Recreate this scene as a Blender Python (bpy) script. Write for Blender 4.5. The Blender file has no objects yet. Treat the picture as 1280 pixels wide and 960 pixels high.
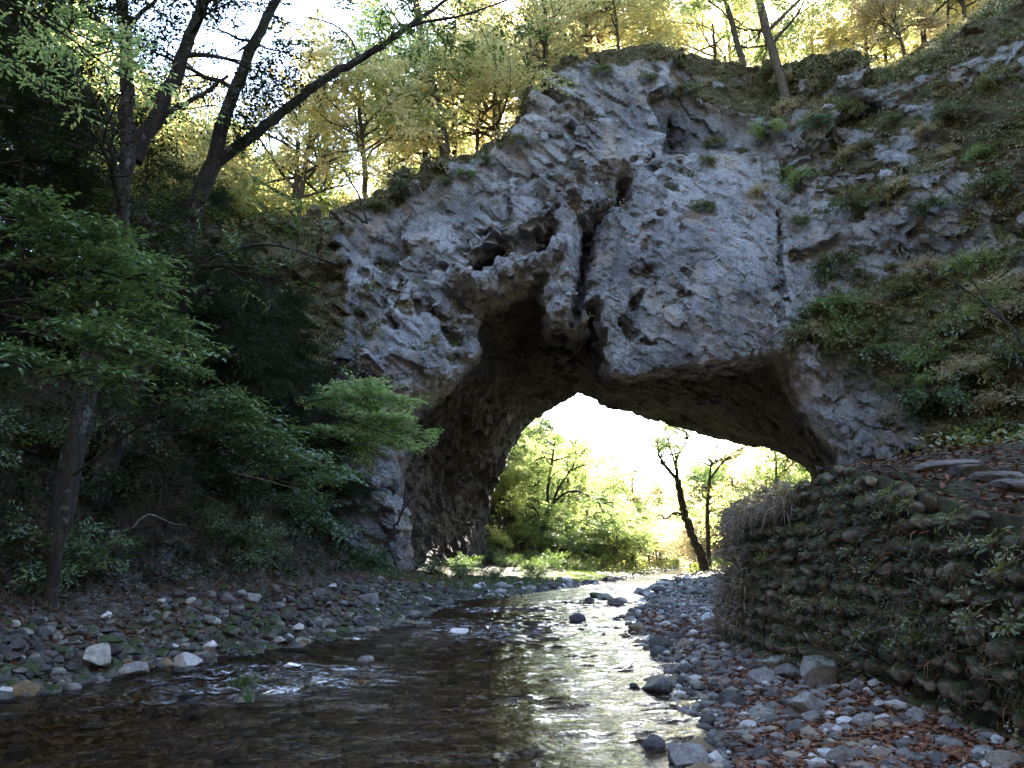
import bpy, math, random
import numpy as np

SEED = 11
rng = np.random.default_rng(SEED)
random.seed(SEED)
scene = bpy.context.scene
C = scene.collection

# ------------------------------------------------------------------ camera geometry
F, CX, CY = 960.0, 640.0, 480.0
PITCH = math.atan((700 - 480) / 960.0)
CP, SP = math.cos(PITCH), math.sin(PITCH)
CAMZ = 1.5


def pt(px, py, Y):
    u, v = (px - CX) / F, (CY - py) / F
    fw, up = CP - v * SP, SP + v * CP
    s = Y / fw
    return np.array([u * s, Y, CAMZ + up * s])


def project(P):
    P = np.asarray(P, float)
    y, z = P[..., 1], P[..., 2] - CAMZ
    d = y * CP + z * SP
    u = -y * SP + z * CP
    d = np.maximum(d, 1e-3)
    return CX + F * P[..., 0] / d, CY - F * u / d


def sstep(a, b, x):
    t = np.clip((x - a) / (b - a), 0, 1)
    return t * t * (3 - 2 * t)


# ------------------------------------------------------------------ numpy noise
def _hash(ix, iy, iz, seed):
    h = (ix.astype(np.uint32) * np.uint32(374761393) + iy.astype(np.uint32) * np.uint32(668265263)
         + iz.astype(np.uint32) * np.uint32(2147483647) + np.uint32((seed * 1274126177) & 0xffffffff))
    h = (h ^ (h >> np.uint32(13))) * np.uint32(1274126177)
    h = (h ^ (h >> np.uint32(16))) * np.uint32(2246822519)
    return (h ^ (h >> np.uint32(15)))


def _h01(ix, iy, iz, seed):
    return _hash(ix, iy, iz, seed).astype(np.float32) / np.float32(4294967295.0)


def vnoise(p, seed=0):
    p = np.asarray(p, np.float32)
    i = np.floor(p).astype(np.int32)
    f = p - i
    f = f * f * f * (f * (f * 6 - 15) + 10)
    x0, y0, z0 = i[:, 0], i[:, 1], i[:, 2]
    r = 0
    for dx in (0, 1):
        wx = f[:, 0] if dx else 1 - f[:, 0]
        for dy in (0, 1):
            wy = f[:, 1] if dy else 1 - f[:, 1]
            for dz in (0, 1):
                wz = f[:, 2] if dz else 1 - f[:, 2]
                r = r + wx * wy * wz * _h01(x0 + dx, y0 + dy, z0 + dz, seed)
    return r * 2 - 1


def fbm(p, octv=4, seed=0, gain=0.5):
    p = np.asarray(p, np.float32)
    a, s, r = 1.0, 0.0, 0
    for k in range(octv):
        r = r + a * vnoise(p, seed + 31 * k)
        s += a
        a *= gain
        p = p * np.float32(2.03) + np.float32(7.7)
    return r / s


def cellplane(p, seed=0, tilt=0.9):
    """nearest jittered cell: a random offset and a random tilted plane per cell (broken rock facets)"""
    p = np.asarray(p, np.float32)
    i = np.floor(p).astype(np.int32)
    best = np.full(len(p), 1e9, np.float32)
    val = np.zeros(len(p), np.float32)
    for dx in (-1, 0, 1):
        for dy in (-1, 0, 1):
            for dz in (-1, 0, 1):
                cx, cy, cz = i[:, 0] + dx, i[:, 1] + dy, i[:, 2] + dz
                ox = p[:, 0] - (cx + _h01(cx, cy, cz, seed + 1))
                oy = p[:, 1] - (cy + _h01(cx, cy, cz, seed + 2))
                oz = p[:, 2] - (cz + _h01(cx, cy, cz, seed + 3))
                d = ox * ox + oy * oy + oz * oz
                m = d < best
                if not m.any():
                    continue
                v = (_h01(cx, cy, cz, seed + 4) - .5) + tilt * ((_h01(cx, cy, cz, seed + 5) - .5) * ox + (_h01(cx, cy, cz, seed + 6) - .5) * oy
                                                                 + (_h01(cx, cy, cz, seed + 7) - .5) * oz) * 2
                best = np.where(m, d, best)
                val = np.where(m, v, val)
    return val


# ------------------------------------------------------------------ mesh helpers
def np_mesh(name, V, faces, mats, smooth=False, attrs=None, matidx=None):
    """faces: list of (n,k) int arrays"""
    me = bpy.data.meshes.new(name)
    V = np.asarray(V, np.float32)
    faces = [np.asarray(f, np.int32) for f in faces if len(f)]
    me.vertices.add(len(V))
    me.vertices.foreach_set('co', V.ravel())
    nl = sum(f.size for f in faces)
    npoly = sum(len(f) for f in faces)
    me.loops.add(nl)
    me.loops.foreach_set('vertex_index', np.concatenate([f.ravel() for f in faces]))
    me.polygons.add(npoly)
    st, off = [], 0
    for f in faces:
        st.append(off + np.arange(len(f), dtype=np.int32) * f.shape[1])
        off += f.size
    me.polygons.foreach_set('loop_start', np.concatenate(st).astype(np.int32))
    if not isinstance(mats, (list, tuple)):
        mats = [mats]
    for m in mats:
        me.materials.append(m)
    if matidx is not None:
        me.polygons.foreach_set('material_index', np.asarray(matidx, np.int32))
    me.polygons.foreach_set('use_smooth', np.full(npoly, smooth))
    if attrs:
        for k, a in attrs.items():
            at = me.attributes.new(k, 'FLOAT', 'POINT')
            at.data.foreach_set('value', np.asarray(a, np.float32))
    me.update(calc_edges=True)
    return me


class MB:
    def __init__(self):
        self.V, self.F3, self.F4, self.n = [], [], [], 0

    def add(self, V, F):
        V = np.asarray(V, np.float32)
        F = np.asarray(F, np.int32)
        (self.F4 if F.shape[1] == 4 else self.F3).append(F + self.n)
        self.V.append(V)
        self.n += len(V)

    def mesh(self, name, mat, smooth=False):
        fs = []
        if self.F4:
            fs.append(np.concatenate(self.F4))
        if self.F3:
            fs.append(np.concatenate(self.F3))
        return np_mesh(name, np.concatenate(self.V), fs, mat, smooth)

    def tube(self, pts, rad, sides=7, wob=0.0):
        pts = np.asarray(pts, float)
        n = len(pts)
        rad = np.broadcast_to(np.asarray(rad, float), (n,))
        T = np.gradient(pts, axis=0)
        T /= np.linalg.norm(T, axis=1)[:, None] + 1e-9
        ref = np.array([0.31, 0.95, 0.05]) if abs(T[:, 2]).mean() > 0.6 else np.array([0.05, 0.1, 1.0])
        A = np.cross(T, ref)
        A /= np.linalg.norm(A, axis=1)[:, None] + 1e-9
        B = np.cross(T, A)
        th = np.arange(sides) / sides * 2 * np.pi
        rr = rad[:, None] * (1 + wob * rng.uniform(-1, 1, (n, sides)))
        V = pts[:, None, :] + rr[..., None] * (np.cos(th)[None, :, None] * A[:, None, :] + np.sin(th)[None, :, None] * B[:, None, :])
        V = V.reshape(-1, 3)
        i = np.arange(n - 1)[:, None] * sides
        j = np.arange(sides)[None, :]
        j2 = (j + 1) % sides
        Fq = np.stack([i + j, i + j2, i + sides + j2, i + sides + j], -1).reshape(-1, 4)
        self.add(V, Fq)
        self.add(np.concatenate([V[-sides:], [pts[-1]]]), np.array([[k, (k + 1) % sides, sides] for k in range(sides)]))


def smooth_path(P, n):
    P = np.asarray(P, float)
    d = np.r_[0, np.cumsum(np.linalg.norm(np.diff(P, axis=0), axis=1))]
    t = np.linspace(0, d[-1], n)
    Q = np.stack([np.interp(t, d, P[:, k]) for k in range(3)], 1)
    for _ in range(2):
        Q[1:-1] = .25 * Q[:-2] + .5 * Q[1:-1] + .25 * Q[2:]
    return Q


def link(name, me, parent=None):
    o = bpy.data.objects.new(name, me)
    C.objects.link(o)
    if parent is not None:
        o.parent = parent
    return o


def tag(o, label=None, cat=None, group=None, kind=None):
    if label:
        o['label'] = label
    if cat:
        o['category'] = cat
    if group:
        o['group'] = group
    if kind:
        o['kind'] = kind
    return o


def thing(name, loc, label, cat, group=None):
    o = bpy.data.objects.new(name, None)
    C.objects.link(o)
    o.location = loc
    o.empty_display_size = .2
    return tag(o, label, cat, group)


# ------------------------------------------------------------------ materials
class NT:
    def __init__(self, name):
        self.m = bpy.data.materials.new(name)
        self.m.use_nodes = True
        self.t = self.m.node_tree
        self.t.nodes.clear()
        self.out = self.n('ShaderNodeOutputMaterial')

    def n(self, typ, **kw):
        nd = self.t.nodes.new(typ)
        for k, v in kw.items():
            setattr(nd, k, v)
        return nd

    def l(self, a, b):
        self.t.links.new(a, b)

    def val(self, sock, v):
        if hasattr(v, 'node'):
            self.l(v, sock)
        elif isinstance(v, (tuple, list)) and len(v) == 3 and sock.type == 'RGBA':
            sock.default_value = (*v, 1)
        else:
            sock.default_value = v

    def coord(self, scale=(1, 1, 1), rot=(0, 0, 0), obj=True):
        tc = self.n('ShaderNodeTexCoord')
        mp = self.n('ShaderNodeMapping')
        mp.inputs['Scale'].default_value = scale
        mp.inputs['Rotation'].default_value = rot
        self.l(tc.outputs['Object'], mp.inputs[0])
        return mp.outputs[0]

    def noise(self, co, scale, detail=6, rough=.6, dist=0.0):
        nd = self.n('ShaderNodeTexNoise')
        self.l(co, nd.inputs['Vector'])
        nd.inputs['Scale'].default_value = scale
        nd.inputs['Detail'].default_value = detail
        nd.inputs['Roughness'].default_value = rough
        nd.inputs['Distortion'].default_value = dist
        return nd.outputs[0]

    def voro(self, co, scale, feature='F1', out='Distance', rnd=1.0):
        nd = self.n('ShaderNodeTexVoronoi', feature=feature)
        self.l(co, nd.inputs['Vector'])
        nd.inputs['Scale'].default_value = scale
        nd.inputs['Randomness'].default_value = rnd
        return nd.outputs[out]

    def ramp(self, fac, stops, interp='LINEAR'):
        nd = self.n('ShaderNodeValToRGB')
        cr = nd.color_ramp
        cr.interpolation = interp
        while len(cr.elements) < len(stops):
            cr.elements.new(0.5)
        for e, (p, c) in zip(cr.elements, stops):
            e.position = p
            e.color = (*c, 1) if isinstance(c, tuple) else (c, c, c, 1)
        self.l(fac, nd.inputs[0])
        return nd.outputs[0]

    def mix(self, fac, a, b, blend='MIX'):
        nd = self.n('ShaderNodeMix', data_type='RGBA', blend_type=blend)
        self.val(nd.inputs[0], fac)
        self.val(nd.inputs[6], a)
        self.val(nd.inputs[7], b)
        return nd.outputs[2]

    def math(self, op, a, b=0.0, c=None):
        nd = self.n('ShaderNodeMath', operation=op)
        self.val(nd.inputs[0], a)
        self.val(nd.inputs[1], b)
        if c is not None:
            self.val(nd.inputs[2], c)
        return nd.outputs[0]

    def attr(self, name):
        nd = self.n('ShaderNodeAttribute')
        nd.attribute_name = name
        return nd.outputs['Fac']

    def bump(self, h, strength=.5, dist=.1, normal=None):
        nd = self.n('ShaderNodeBump')
        nd.inputs['Strength'].default_value = strength
        nd.inputs['Distance'].default_value = dist
        self.l(h, nd.inputs['Height'])
        if normal is not None:
            self.l(normal, nd.inputs['Normal'])
        return nd.outputs[0]

    def bsdf(self, col, rough=.9, normal=None, spec=.3):
        nd = self.n('ShaderNodeBsdfPrincipled')
        self.val(nd.inputs['Base Color'], col)
        self.val(nd.inputs['Roughness'], rough)
        nd.inputs['Specular IOR Level'].default_value = spec
        if normal is not None:
            self.l(normal, nd.inputs['Normal'])
        self.l(nd.outputs[0], self.out.inputs[0])
        return nd


def leaf_mat(name, stops, tr=.45, gloss=.06, trmul=(1.25, 1.2, .6)):
    k = NT(name)
    g = k.n('ShaderNodeNewGeometry')
    r = g.outputs['Random Per Island']
    oi = k.n('ShaderNodeObjectInfo')
    big = k.noise(k.coord(), .55, 3, .6)
    f = k.math('ADD', k.math('MULTIPLY', r, .55), k.math('MULTIPLY', big, .45))
    f = k.math('ADD', f, k.math('MULTIPLY', k.math('SUBTRACT', oi.outputs['Random'], .5), .25))
    col = k.ramp(f, stops)
    d = k.n('ShaderNodeBsdfDiffuse')
    k.l(col, d.inputs[0])
    t = k.n('ShaderNodeBsdfTranslucent')
    k.l(k.mix(1.0, col, trmul, 'MULTIPLY'), t.inputs[0])
    m = k.n('ShaderNodeMixShader')
    m.inputs[0].default_value = tr
    k.l(d.outputs[0], m.inputs[1])
    k.l(t.outputs[0], m.inputs[2])
    gl = k.n('ShaderNodeBsdfGlossy')
    gl.inputs['Roughness'].default_value = .45
    m2 = k.n('ShaderNodeMixShader')
    m2.inputs[0].default_value = gloss
    k.l(m.outputs[0], m2.inputs[1])
    k.l(gl.outputs[0], m2.inputs[2])
    k.l(m2.outputs[0], k.out.inputs[0])
    return k.m


def bark_mat(name, dark, light, lichen=.0):
    k = NT(name)
    co = k.coord((1, 1, .25))
    n1 = k.noise(co, 9, 8, .7)
    col = k.ramp(n1, [(.35, dark), (.7, light)])
    if lichen:
        lz = k.ramp(k.noise(k.coord(), 3.0, 6, .65), [(.56, 0.0), (.64, 1.0)])
        col = k.mix(k.math('MULTIPLY', lz, lichen), col, (.22, .23, .20))
    mg = k.ramp(k.noise(k.coord(), 1.3, 4, .6), [(.5, 0.0), (.7, .5)])
    col = k.mix(mg, col, (.035, .05, .018))
    k.bsdf(col, .95, k.bump(n1, .9, .04), .15)
    return k.m


def rock_mat(name, lo, hi, moss=0.0, wet=False, scale=6.0, vein=.25, island=False):
    k = NT(name)
    co = k.coord()
    oi = k.n('ShaderNodeObjectInfo')
    n1 = k.noise(co, scale, 10, .68)
    n2 = k.noise(co, scale * .35, 4, .6)
    f = k.math('ADD', k.math('MULTIPLY', n1, .6), k.math('MULTIPLY', n2, .4))
    col = k.ramp(f, [(.36, lo), (.62, hi)])
    rnd = k.n('ShaderNodeNewGeometry').outputs['Random Per Island'] if island else oi.outputs['Random']
    sh = k.math('ADD', .4 if island else .65, k.math('MULTIPLY', rnd, 1.3 if island else .7))
    hs = k.n('ShaderNodeHueSaturation')
    k.l(sh, hs.inputs['Value'])
    k.l(col, hs.inputs['Color'])
    col = hs.outputs[0]
    if vein:
        vn = k.ramp(k.voro(co, scale * .3, 'DISTANCE_TO_EDGE'), [(0.0, 1.0), (.015, 0.0)])
        vn = k.math('MULTIPLY', vn, k.ramp(k.noise(co, 1.1, 3), [(.52, 0.0), (.6, vein)]))
        col = k.mix(vn, col, (.5, .5, .48))
    if moss:
        g = k.n('ShaderNodeNewGeometry')
        sx = k.n('ShaderNodeSeparateXYZ')
        k.l(g.outputs['Normal'], sx.inputs[0])
        mm = k.math('ADD', k.math('MULTIPLY', sx.outputs[2], .35), k.noise(co, 3.5, 6, .7))
        mm = k.ramp(mm, [(.95 - moss * .5, 0.0), (1.1 - moss * .5, 1.0)])
        mc = k.ramp(k.noise(co, 25, 4), [(.3, (.012, .02, .006)), (.7, (.05, .07, .018))])
        col = k.mix(mm, col, mc)
    k.bsdf(col, .28 if wet else .85, k.bump(n1, .7, .06), .5 if wet else .25)
    return k.m


M = {}
M['bark'] = bark_mat('bark_dark', (.014, .011, .009), (.055, .047, .04), .35)
M['bark_pale'] = bark_mat('bark_pale', (.05, .045, .04), (.2, .19, .17), .9)
M['bark_mid'] = bark_mat('bark_brown', (.03, .022, .015), (.12, .09, .06), .3)  # mid-brown bark of broadleaf trees and plant stems
M['dead'] = bark_mat('dead_wood', (.10, .085, .07), (.30, .27, .23), 0)
M['leaf_gold'] = leaf_mat('leaf_gold', [(.2, (.24, .24, .09)), (.45, (.40, .36, .15)), (.7, (.50, .43, .20)), (.9, (.52, .40, .22))], .62, .03, (1.5, 1.5, 1.4))
M['leaf_yellow'] = leaf_mat('leaf_autumn_yellow', [(.2, (.16, .19, .06)), (.45, (.31, .30, .11)), (.65, (.42, .37, .14)), (.85, (.46, .33, .16))], .6, .04, (1.6, 1.55, 1.4))
M['leaf_lime'] = leaf_mat('leaf_lime', [(.25, (.10, .16, .05)), (.5, (.19, .25, .08)), (.75, (.30, .32, .12)), (.9, (.40, .36, .16))], .6, .04, (1.6, 1.6, 1.4))
M['leaf_green'] = leaf_mat('leaf_green', [(.25, (.035, .065, .025)), (.55, (.07, .12, .042)), (.85, (.12, .17, .055))], .3)
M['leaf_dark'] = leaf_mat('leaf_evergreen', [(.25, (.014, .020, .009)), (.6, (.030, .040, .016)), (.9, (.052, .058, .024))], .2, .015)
M['leaf_shrub'] = leaf_mat('leaf_shrub', [(.25, (.055, .075, .022)), (.5, (.11, .13, .04)), (.75, (.18, .17, .06)), (.9, (.26, .20, .09))], .35)
M['leaf_tan'] = leaf_mat('leaf_tan', [(.25, (.20, .17, .08)), (.5, (.36, .30, .16)), (.8, (.48, .39, .23))], .58, .04, (1.5, 1.45, 1.4))
M['leaf_tan2'] = leaf_mat('leaf_mixed', [(.25, (.06, .09, .02)), (.5, (.16, .15, .04)), (.8, (.30, .22, .08))], .5)
M['grass_green'] = leaf_mat('grass_green', [(.25, (.03, .06, .018)), (.7, (.08, .12, .03))], .35)
M['grass_brown'] = leaf_mat('grass_brown', [(.2, (.02, .015, .010)), (.6, (.06, .045, .03)), (.9, (.11, .085, .055))], .25)
M['leaf_maple'] = leaf_mat('leaf_maple', [(.25, (.055, .10, .04)), (.55, (.11, .18, .065)), (.85, (.18, .24, .09))], .3)
M['moss_grass'] = leaf_mat('moss_grass', [(.2, (.012, .02, .006)), (.5, (.035, .05, .014)), (.75, (.07, .075, .025)), (.9, (.11, .08, .04))], .3)
M['grass_dry'] = leaf_mat('grass_dry', [(.25, (.09, .065, .048)), (.5, (.21, .155, .115)), (.8, (.36, .28, .20))], .3)
M['litter'] = leaf_mat('fallen_leaf', [(.15, (.045, .022, .014)), (.45, (.115, .05, .028)), (.7, (.18, .085, .045)), (.9, (.27, .16, .08))], .1, .015, (1, .9, .8))
M['stone_grey'] = rock_mat('stone_grey', (.075, .07, .066), (.25, .235, .218))
M['stone_white'] = rock_mat('stone_white', (.32, .31, .295), (.60, .58, .555))
M['stone_dark'] = rock_mat('stone_dark', (.035, .033, .032), (.115, .108, .10))
M['stone_tan'] = rock_mat('stone_tan', (.13, .105, .08), (.32, .27, .20))
M['stone_wet'] = rock_mat('stone_wet', (.018, .018, .02), (.07, .07, .078), wet=True)
M['stone_moss'] = rock_mat('stone_moss', (.07, .07, .065), (.22, .21, .19), moss=.8)
M['stone_pale_moss'] = rock_mat('stone_pale_moss', (.13, .125, .11), (.36, .34, .30), moss=.35)
M['stone_bed'] = rock_mat('stone_bed', (.07, .05, .03), (.26, .19, .10))
M['wall_stone'] = rock_mat('wall_stone', (.032, .025, .018), (.20, .165, .125), moss=.74, scale=4, vein=0, island=True)

# ------------------------------------------------------------------ ground
YK = np.array([-40, 0, 6, 9.2, 12, 14, 19, 25, 30, 36, 50, 57, 85, 100, 140, 200, 400])
LK = np.array([-7.5, -6.6, -6.1, -5.8, -5.1, -4.2, -2.8, -2.5, -2.3, .3, 5.0, 7.2, 14, 19, 29, 44, 95])
RK = np.array([-.5, .7, 1.42, 2.0, 2.45, 2.55, 2.85, 4.0, 5.1, 6.2, 9.6, 11.2, 19, 24, 35, 51, 103])


def Ledge(y):
    return sum(np.interp(y + d, YK, LK) for d in (-1.2, -.4, .4, 1.2)) / 4


def Redge(y):
    return sum(np.interp(y + d, YK, RK) for d in (-1.2, -.4, .4, 1.2)) / 4


WALL_Y0, WALL_Y1 = 2.0, 15.6


def wall_x(y):   # foot line of the stone wall
    y = np.asarray(y, float)
    return 3.35 + .03 * (y - 5) + 1.9 * sstep(13.4, 16.6, y) ** 2


def wall_top(y):
    return np.interp(y, [0, 4, 6.5, 8.2, 9.2, 11, 14, 16.5], [1.35, 1.6, 1.95, 2.4, 2.62, 2.5, 2.35, 1.9])


def left_flat(y):
    return np.interp(y, [0, 25, 32, 38, 46, 50, 75, 90, 120, 200], [2.4, 2.5, 5.5, 10.5, 15.5, 17, 14.5, 7, 6, 5])


def G(x, y, detail=True):
    x = np.asarray(x, float)
    y = np.asarray(y, float)
    x, y = np.broadcast_arrays(x, y)
    L, R = Ledge(y), Redge(y)
    sh = x.ravel()
    P2 = np.stack([x.ravel(), y.ravel(), np.zeros(x.size)], 1)
    edge = (vnoise(P2 * .9, 5) * .35 + vnoise(P2 * 2.6, 6) * .15).reshape(x.shape) if detail else 0
    dl, dr = L - x + edge, x - R + edge
    # bed
    mid = np.minimum(-dl, -dr)
    z = -.42 * sstep(0, 1.6, mid) - .02
    # left bank
    fl = left_flat(y)
    zl = np.where(dl < fl, 1.05 * (np.clip(dl, 0, None) / fl) ** .9, 1.05 + .86 * (dl - fl))
    far = sstep(80, 130, y)
    cap = 24 + 10 * far
    zl = np.where(zl > cap, cap + .25 * (zl - cap), zl)
    sl = .5 * far
    zl = zl * (1 - sl)
    z = np.where(dl > 0, np.maximum(zl, z), z)
    # right bank
    wx = wall_x(y)
    bar = .13 * np.clip(dr, 0, 3.5) + .02
    top = wall_top(y) + .13 * np.clip(x - wx - .55, 0, 7) + .3 * np.clip(x - wx - 7.5, 0, 8) + .7 * np.clip(x - wx - 15, 0, 30)
    behind = sstep(.30, .62, x - wx)
    w_in = sstep(16.8, 14.8, y)
    zr_wall = bar + (top - bar) * behind
    fr = np.interp(y, [15, 20, 30, 50, 75, 90, 130], [2.6, 3.4, 4, 9, 10, 6, 6])
    zb = bar + np.where(dr > fr, .55 * np.clip(dr - fr, 0, 8) + .45 * np.clip(dr - fr - 8, 0, 60), 0) * (1 - .25 * far)
    zb = np.minimum(zb, 34)
    zr = zr_wall * w_in + zb * (1 - w_in)
    z = np.where(dr > 0, np.maximum(zr, z), z)
    # far closing ridge
    ridge = 26 * sstep(150, 300, y) * (1 - .25 * sstep(0, 60, np.abs(x - 60)))
    z = np.where(y > 150, np.maximum(z, ridge - 3), z)
    z = z + .95 * np.clip(-20 - y, 0, 45) + .3 * np.clip(-10 - y, 0, 10) * sstep(0, 3, np.maximum(dl, dr))  # unseen rise behind the camera, added to block low sky light
    if detail:
        amp = .05 + .25 * sstep(1.5, 5, np.maximum(dl, dr)) * (1 - w_in * (dr > 0))
        z = z + amp * fbm(P2 * .7, 4, 21).reshape(x.shape) + .04 * fbm(P2 * 3.1, 3, 22).reshape(x.shape)
    return z


def gpix(px, py):
    for Y in np.concatenate([np.arange(3, 40, .05), np.arange(40, 200, .5)]):
        p = pt(px, py, Y)
        g = max(float(G(p[0], p[1])), -.02)
        if p[2] <= g:
            p[2] = g
            return p
    return pt(px, py, 120)


def build_ground():
    u = np.linspace(-1, 1, 460)
    xs = 2.0 + 9 * np.sinh(u * 4.3) / np.sinh(1) * .72
    v = np.linspace(0, 1, 560)
    ys = np.concatenate([np.arange(-110, -25, 3.0), -25 + 30 * (v * 1.6) + 520 * np.clip(v - .12, 0, 1) ** 3.2])
    Xg, Yg = np.meshgrid(xs, ys, indexing='ij')
    Zg = G(Xg, Yg)
    V = np.stack([Xg, Yg, Zg], -1).reshape(-1, 3)
    nx, ny = Xg.shape
    i = np.arange(nx - 1)[:, None] * ny + np.arange(ny - 1)[None, :]
    Fq = np.stack([i, i + ny, i + ny + 1, i + 1], -1).reshape(-1, 4)
    L, R = Ledge(Yg), Redge(Yg)
    grav = np.maximum(.35 * sstep(4.2, 2.4, L - Xg) * (Xg < L), sstep(4.6, 3.2, Xg - R) * (Xg > R) * np.where(Yg < 16.5, Xg < wall_x(Yg) + .3, True))  # left gravel thinned to darker soil, standing in for shade on that bank
    grav = np.where((Xg > L) & (Xg < R), 1, grav)
    under = sstep(.02, -.1, Zg)
    right = (Xg > R).astype(float)
    k = NT('ground_mat')
    co = k.coord()
    pb = k.voro(co, 16, 'F1', 'Color')
    pd = k.voro(co, 16, 'F1', 'Distance')
    sep = k.n('ShaderNodeSeparateColor')
    k.l(pb, sep.inputs[0])
    gcol = k.ramp(sep.outputs[0], [(0, (.045, .043, .04)), (.4, (.12, .115, .11)), (.75, (.20, .195, .19)), (.97, (.42, .41, .4))])
    lit = k.ramp(k.noise(co, 14, 6, .75), [(.3, (.018, .012, .008)), (.5, (.05, .028, .017)), (.7, (.115, .055, .03))])
    litm = k.ramp(k.noise(co, .9, 5, .7), [(.42, 0.0), (.6, 1.0)])
    gcol = k.mix(k.math('MULTIPLY', litm, .8), gcol, lit)
    soil = k.ramp(k.noise(co, 5, 8, .7), [(.3, (.014, .011, .007)), (.55, (.035, .025, .015)), (.75, (.07, .045, .026))])
    grn = k.ramp(k.noise(co, .5, 6, .65), [(.45, 0.0), (.62, 1.0)])
    soil = k.mix(k.math('MULTIPLY', grn, .7), soil, (.022, .032, .010))
    col = k.mix(k.attr('gravel'), soil, gcol)
    bed = k.ramp(sep.outputs[1], [(0, (.035, .022, .010)), (.5, (.10, .065, .03)), (.85, (.20, .14, .07)), (1.0, (.32, .27, .18))])
    col = k.mix(k.attr('under'), col, bed)
    h = k.math('ADD', k.math('MULTIPLY', pd, -1.0), k.math('MULTIPLY', k.noise(co, 9, 6), .8))
    k.bsdf(col, .95, k.bump(h, .8, .05), .15)
    me = np_mesh('ground', V, [Fq], k.m, True, {'gravel': grav.ravel(), 'under': under.ravel()})
    o = link('ground', me)
    tag(o, kind='structure')


build_ground()

# ------------------------------------------------------------------ water
def build_water():
    ys = np.concatenate([np.arange(-6, 4, .25), np.arange(4, 30, .07), np.arange(30, 60, .2), np.arange(60, 150, 1.0)])
    us = np.linspace(0, 1, 110)
    Yg, U = np.meshgrid(ys, us, indexing='ij')
    L, R = Ledge(Yg) - .7, Redge(Yg) + .7
    Xg = L + (R - L) * U
    P = np.stack([Xg.ravel(), Yg.ravel(), np.zeros(Xg.size)], 1)
    # flow runs towards the camera and to the left: stretch the ripples across the flow
    rap = fbm(P * np.array([.28, .45, 1]), 3, 77)
    rapid = sstep(-.05, .45, rap).reshape(Xg.shape) * sstep(2, 9, Yg)
    rapid = np.maximum(rapid, .9 * np.exp(-((Yg - 17.5) / 3.0) ** 2) * sstep(.15, .35, U) * sstep(.8, .5, U))
    rapid = np.maximum(rapid, .8 * np.exp(-((Yg - 10.3) / 1.6) ** 2) * sstep(.1, .3, U) * sstep(.62, .45, U))
    w = (.026 + .07 * rapid) * (fbm(P * np.array([1.5, 2.6, 1]), 3, 3).reshape(Xg.shape)
                                 + .6 * (1 - 2 * np.abs(vnoise(P * np.array([2.6, 4.6, 1]), 9))).reshape(Xg.shape))
    w += .006 * fbm(P * np.array([7, 11, 1]), 2, 13).reshape(Xg.shape)
    Zg = w * sstep(80, 40, Yg)
    V = np.stack([Xg, Yg, Zg], -1).reshape(-1, 3)
    ny, nx = Xg.shape
    i = np.arange(ny - 1)[:, None] * nx + np.arange(nx - 1)[None, :]
    Fq = np.stack([i, i + 1, i + nx + 1, i + nx], -1).reshape(-1, 4)
    k = NT('water_mat')
    co = k.coord((1, 1.5, 1))
    h = k.math('ADD', k.noise(co, 5, 4, .6, .4), k.math('MULTIPLY', k.noise(co, 16, 3, .6), .35))
    nrm = k.bump(h, .5, .06)
    fr = k.n('ShaderNodeFresnel')
    fr.inputs[0].default_value = 1.33
    k.l(nrm, fr.inputs['Normal'])
    tr = k.n('ShaderNodeBsdfTransparent')
    tr.inputs[0].default_value = (.54, .46, .36, 1)
    gl = k.n('ShaderNodeBsdfGlossy')
    gl.inputs['Roughness'].default_value = .08
    k.l(nrm, gl.inputs['Normal'])
    m = k.n('ShaderNodeMixShader')
    k.l(fr.outputs[0], m.inputs[0])
    k.l(tr.outputs[0], m.inputs[1])
    k.l(gl.outputs[0], m.inputs[2])
    fo = k.noise(k.coord((1, 2.2, 1)), 4.5, 9, .75, .8)
    fm = k.math('MULTIPLY', k.ramp(fo, [(.54, 0.0), (.66, 1.0)]), k.ramp(k.attr('rapid'), [(.25, 0.0), (.8, 1.0)]))
    df = k.n('ShaderNodeBsdfDiffuse')
    df.inputs[0].default_value = (.75, .76, .78, 1)
    m2 = k.n('ShaderNodeMixShader')
    k.l(k.math('MULTIPLY', fm, .7), m2.inputs[0])
    k.l(m.outputs[0], m2.inputs[1])
    k.l(df.outputs[0], m2.inputs[2])
    k.l(m2.outputs[0], k.out.inputs[0])
    o = link('water', np_mesh('water', V, [Fq], k.m, True, {'rapid': rapid.ravel()}))
    tag(o, kind='structure')


build_water()

# ------------------------------------------------------------------ the rock arch
TOP_PX = [(-200, 400), (150, 372), (300, 318), (400, 282), (460, 258), (530, 212), (600, 186), (640, 156), (662, 112), (700, 78), (745, 56), (800, 56), (860, 64), (960, 80),
          (1060, 92), (1140, 84), (1280, 24), (1400, -60)]
_tp = np.array([pt(px, py, 50.5 if px < 1030 else 50.5 - .055 * (min(px, 1210) - 1030)) for px, py in TOP_PX])


def ztop(x, y):
    z0 = np.interp(x, _tp[:, 0], _tp[:, 2]) + .9
    slope = np.interp(x, [-20, 0, 6, 14], [.05, .12, .22, .34])
    yf = np.where(x > 20, np.clip(50 - (x - 20), 37, 50), 50)
    return z0 + slope * np.clip(y - yf - 1.5, 0, 22)


def seg_dist(PX, PY, poly):
    d = np.full(PX.shape, 1e9)
    for (x0, y0), (x1, y1) in zip(poly[:-1], poly[1:]):
        dx, dy = x1 - x0, y1 - y0
        t = np.clip(((PX - x0) * dx + (PY - y0) * dy) / (dx * dx + dy * dy), 0, 1)
        d = np.minimum(d, np.hypot(PX - x0 - t * dx, PY - y0 - t * dy))
    return d


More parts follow.
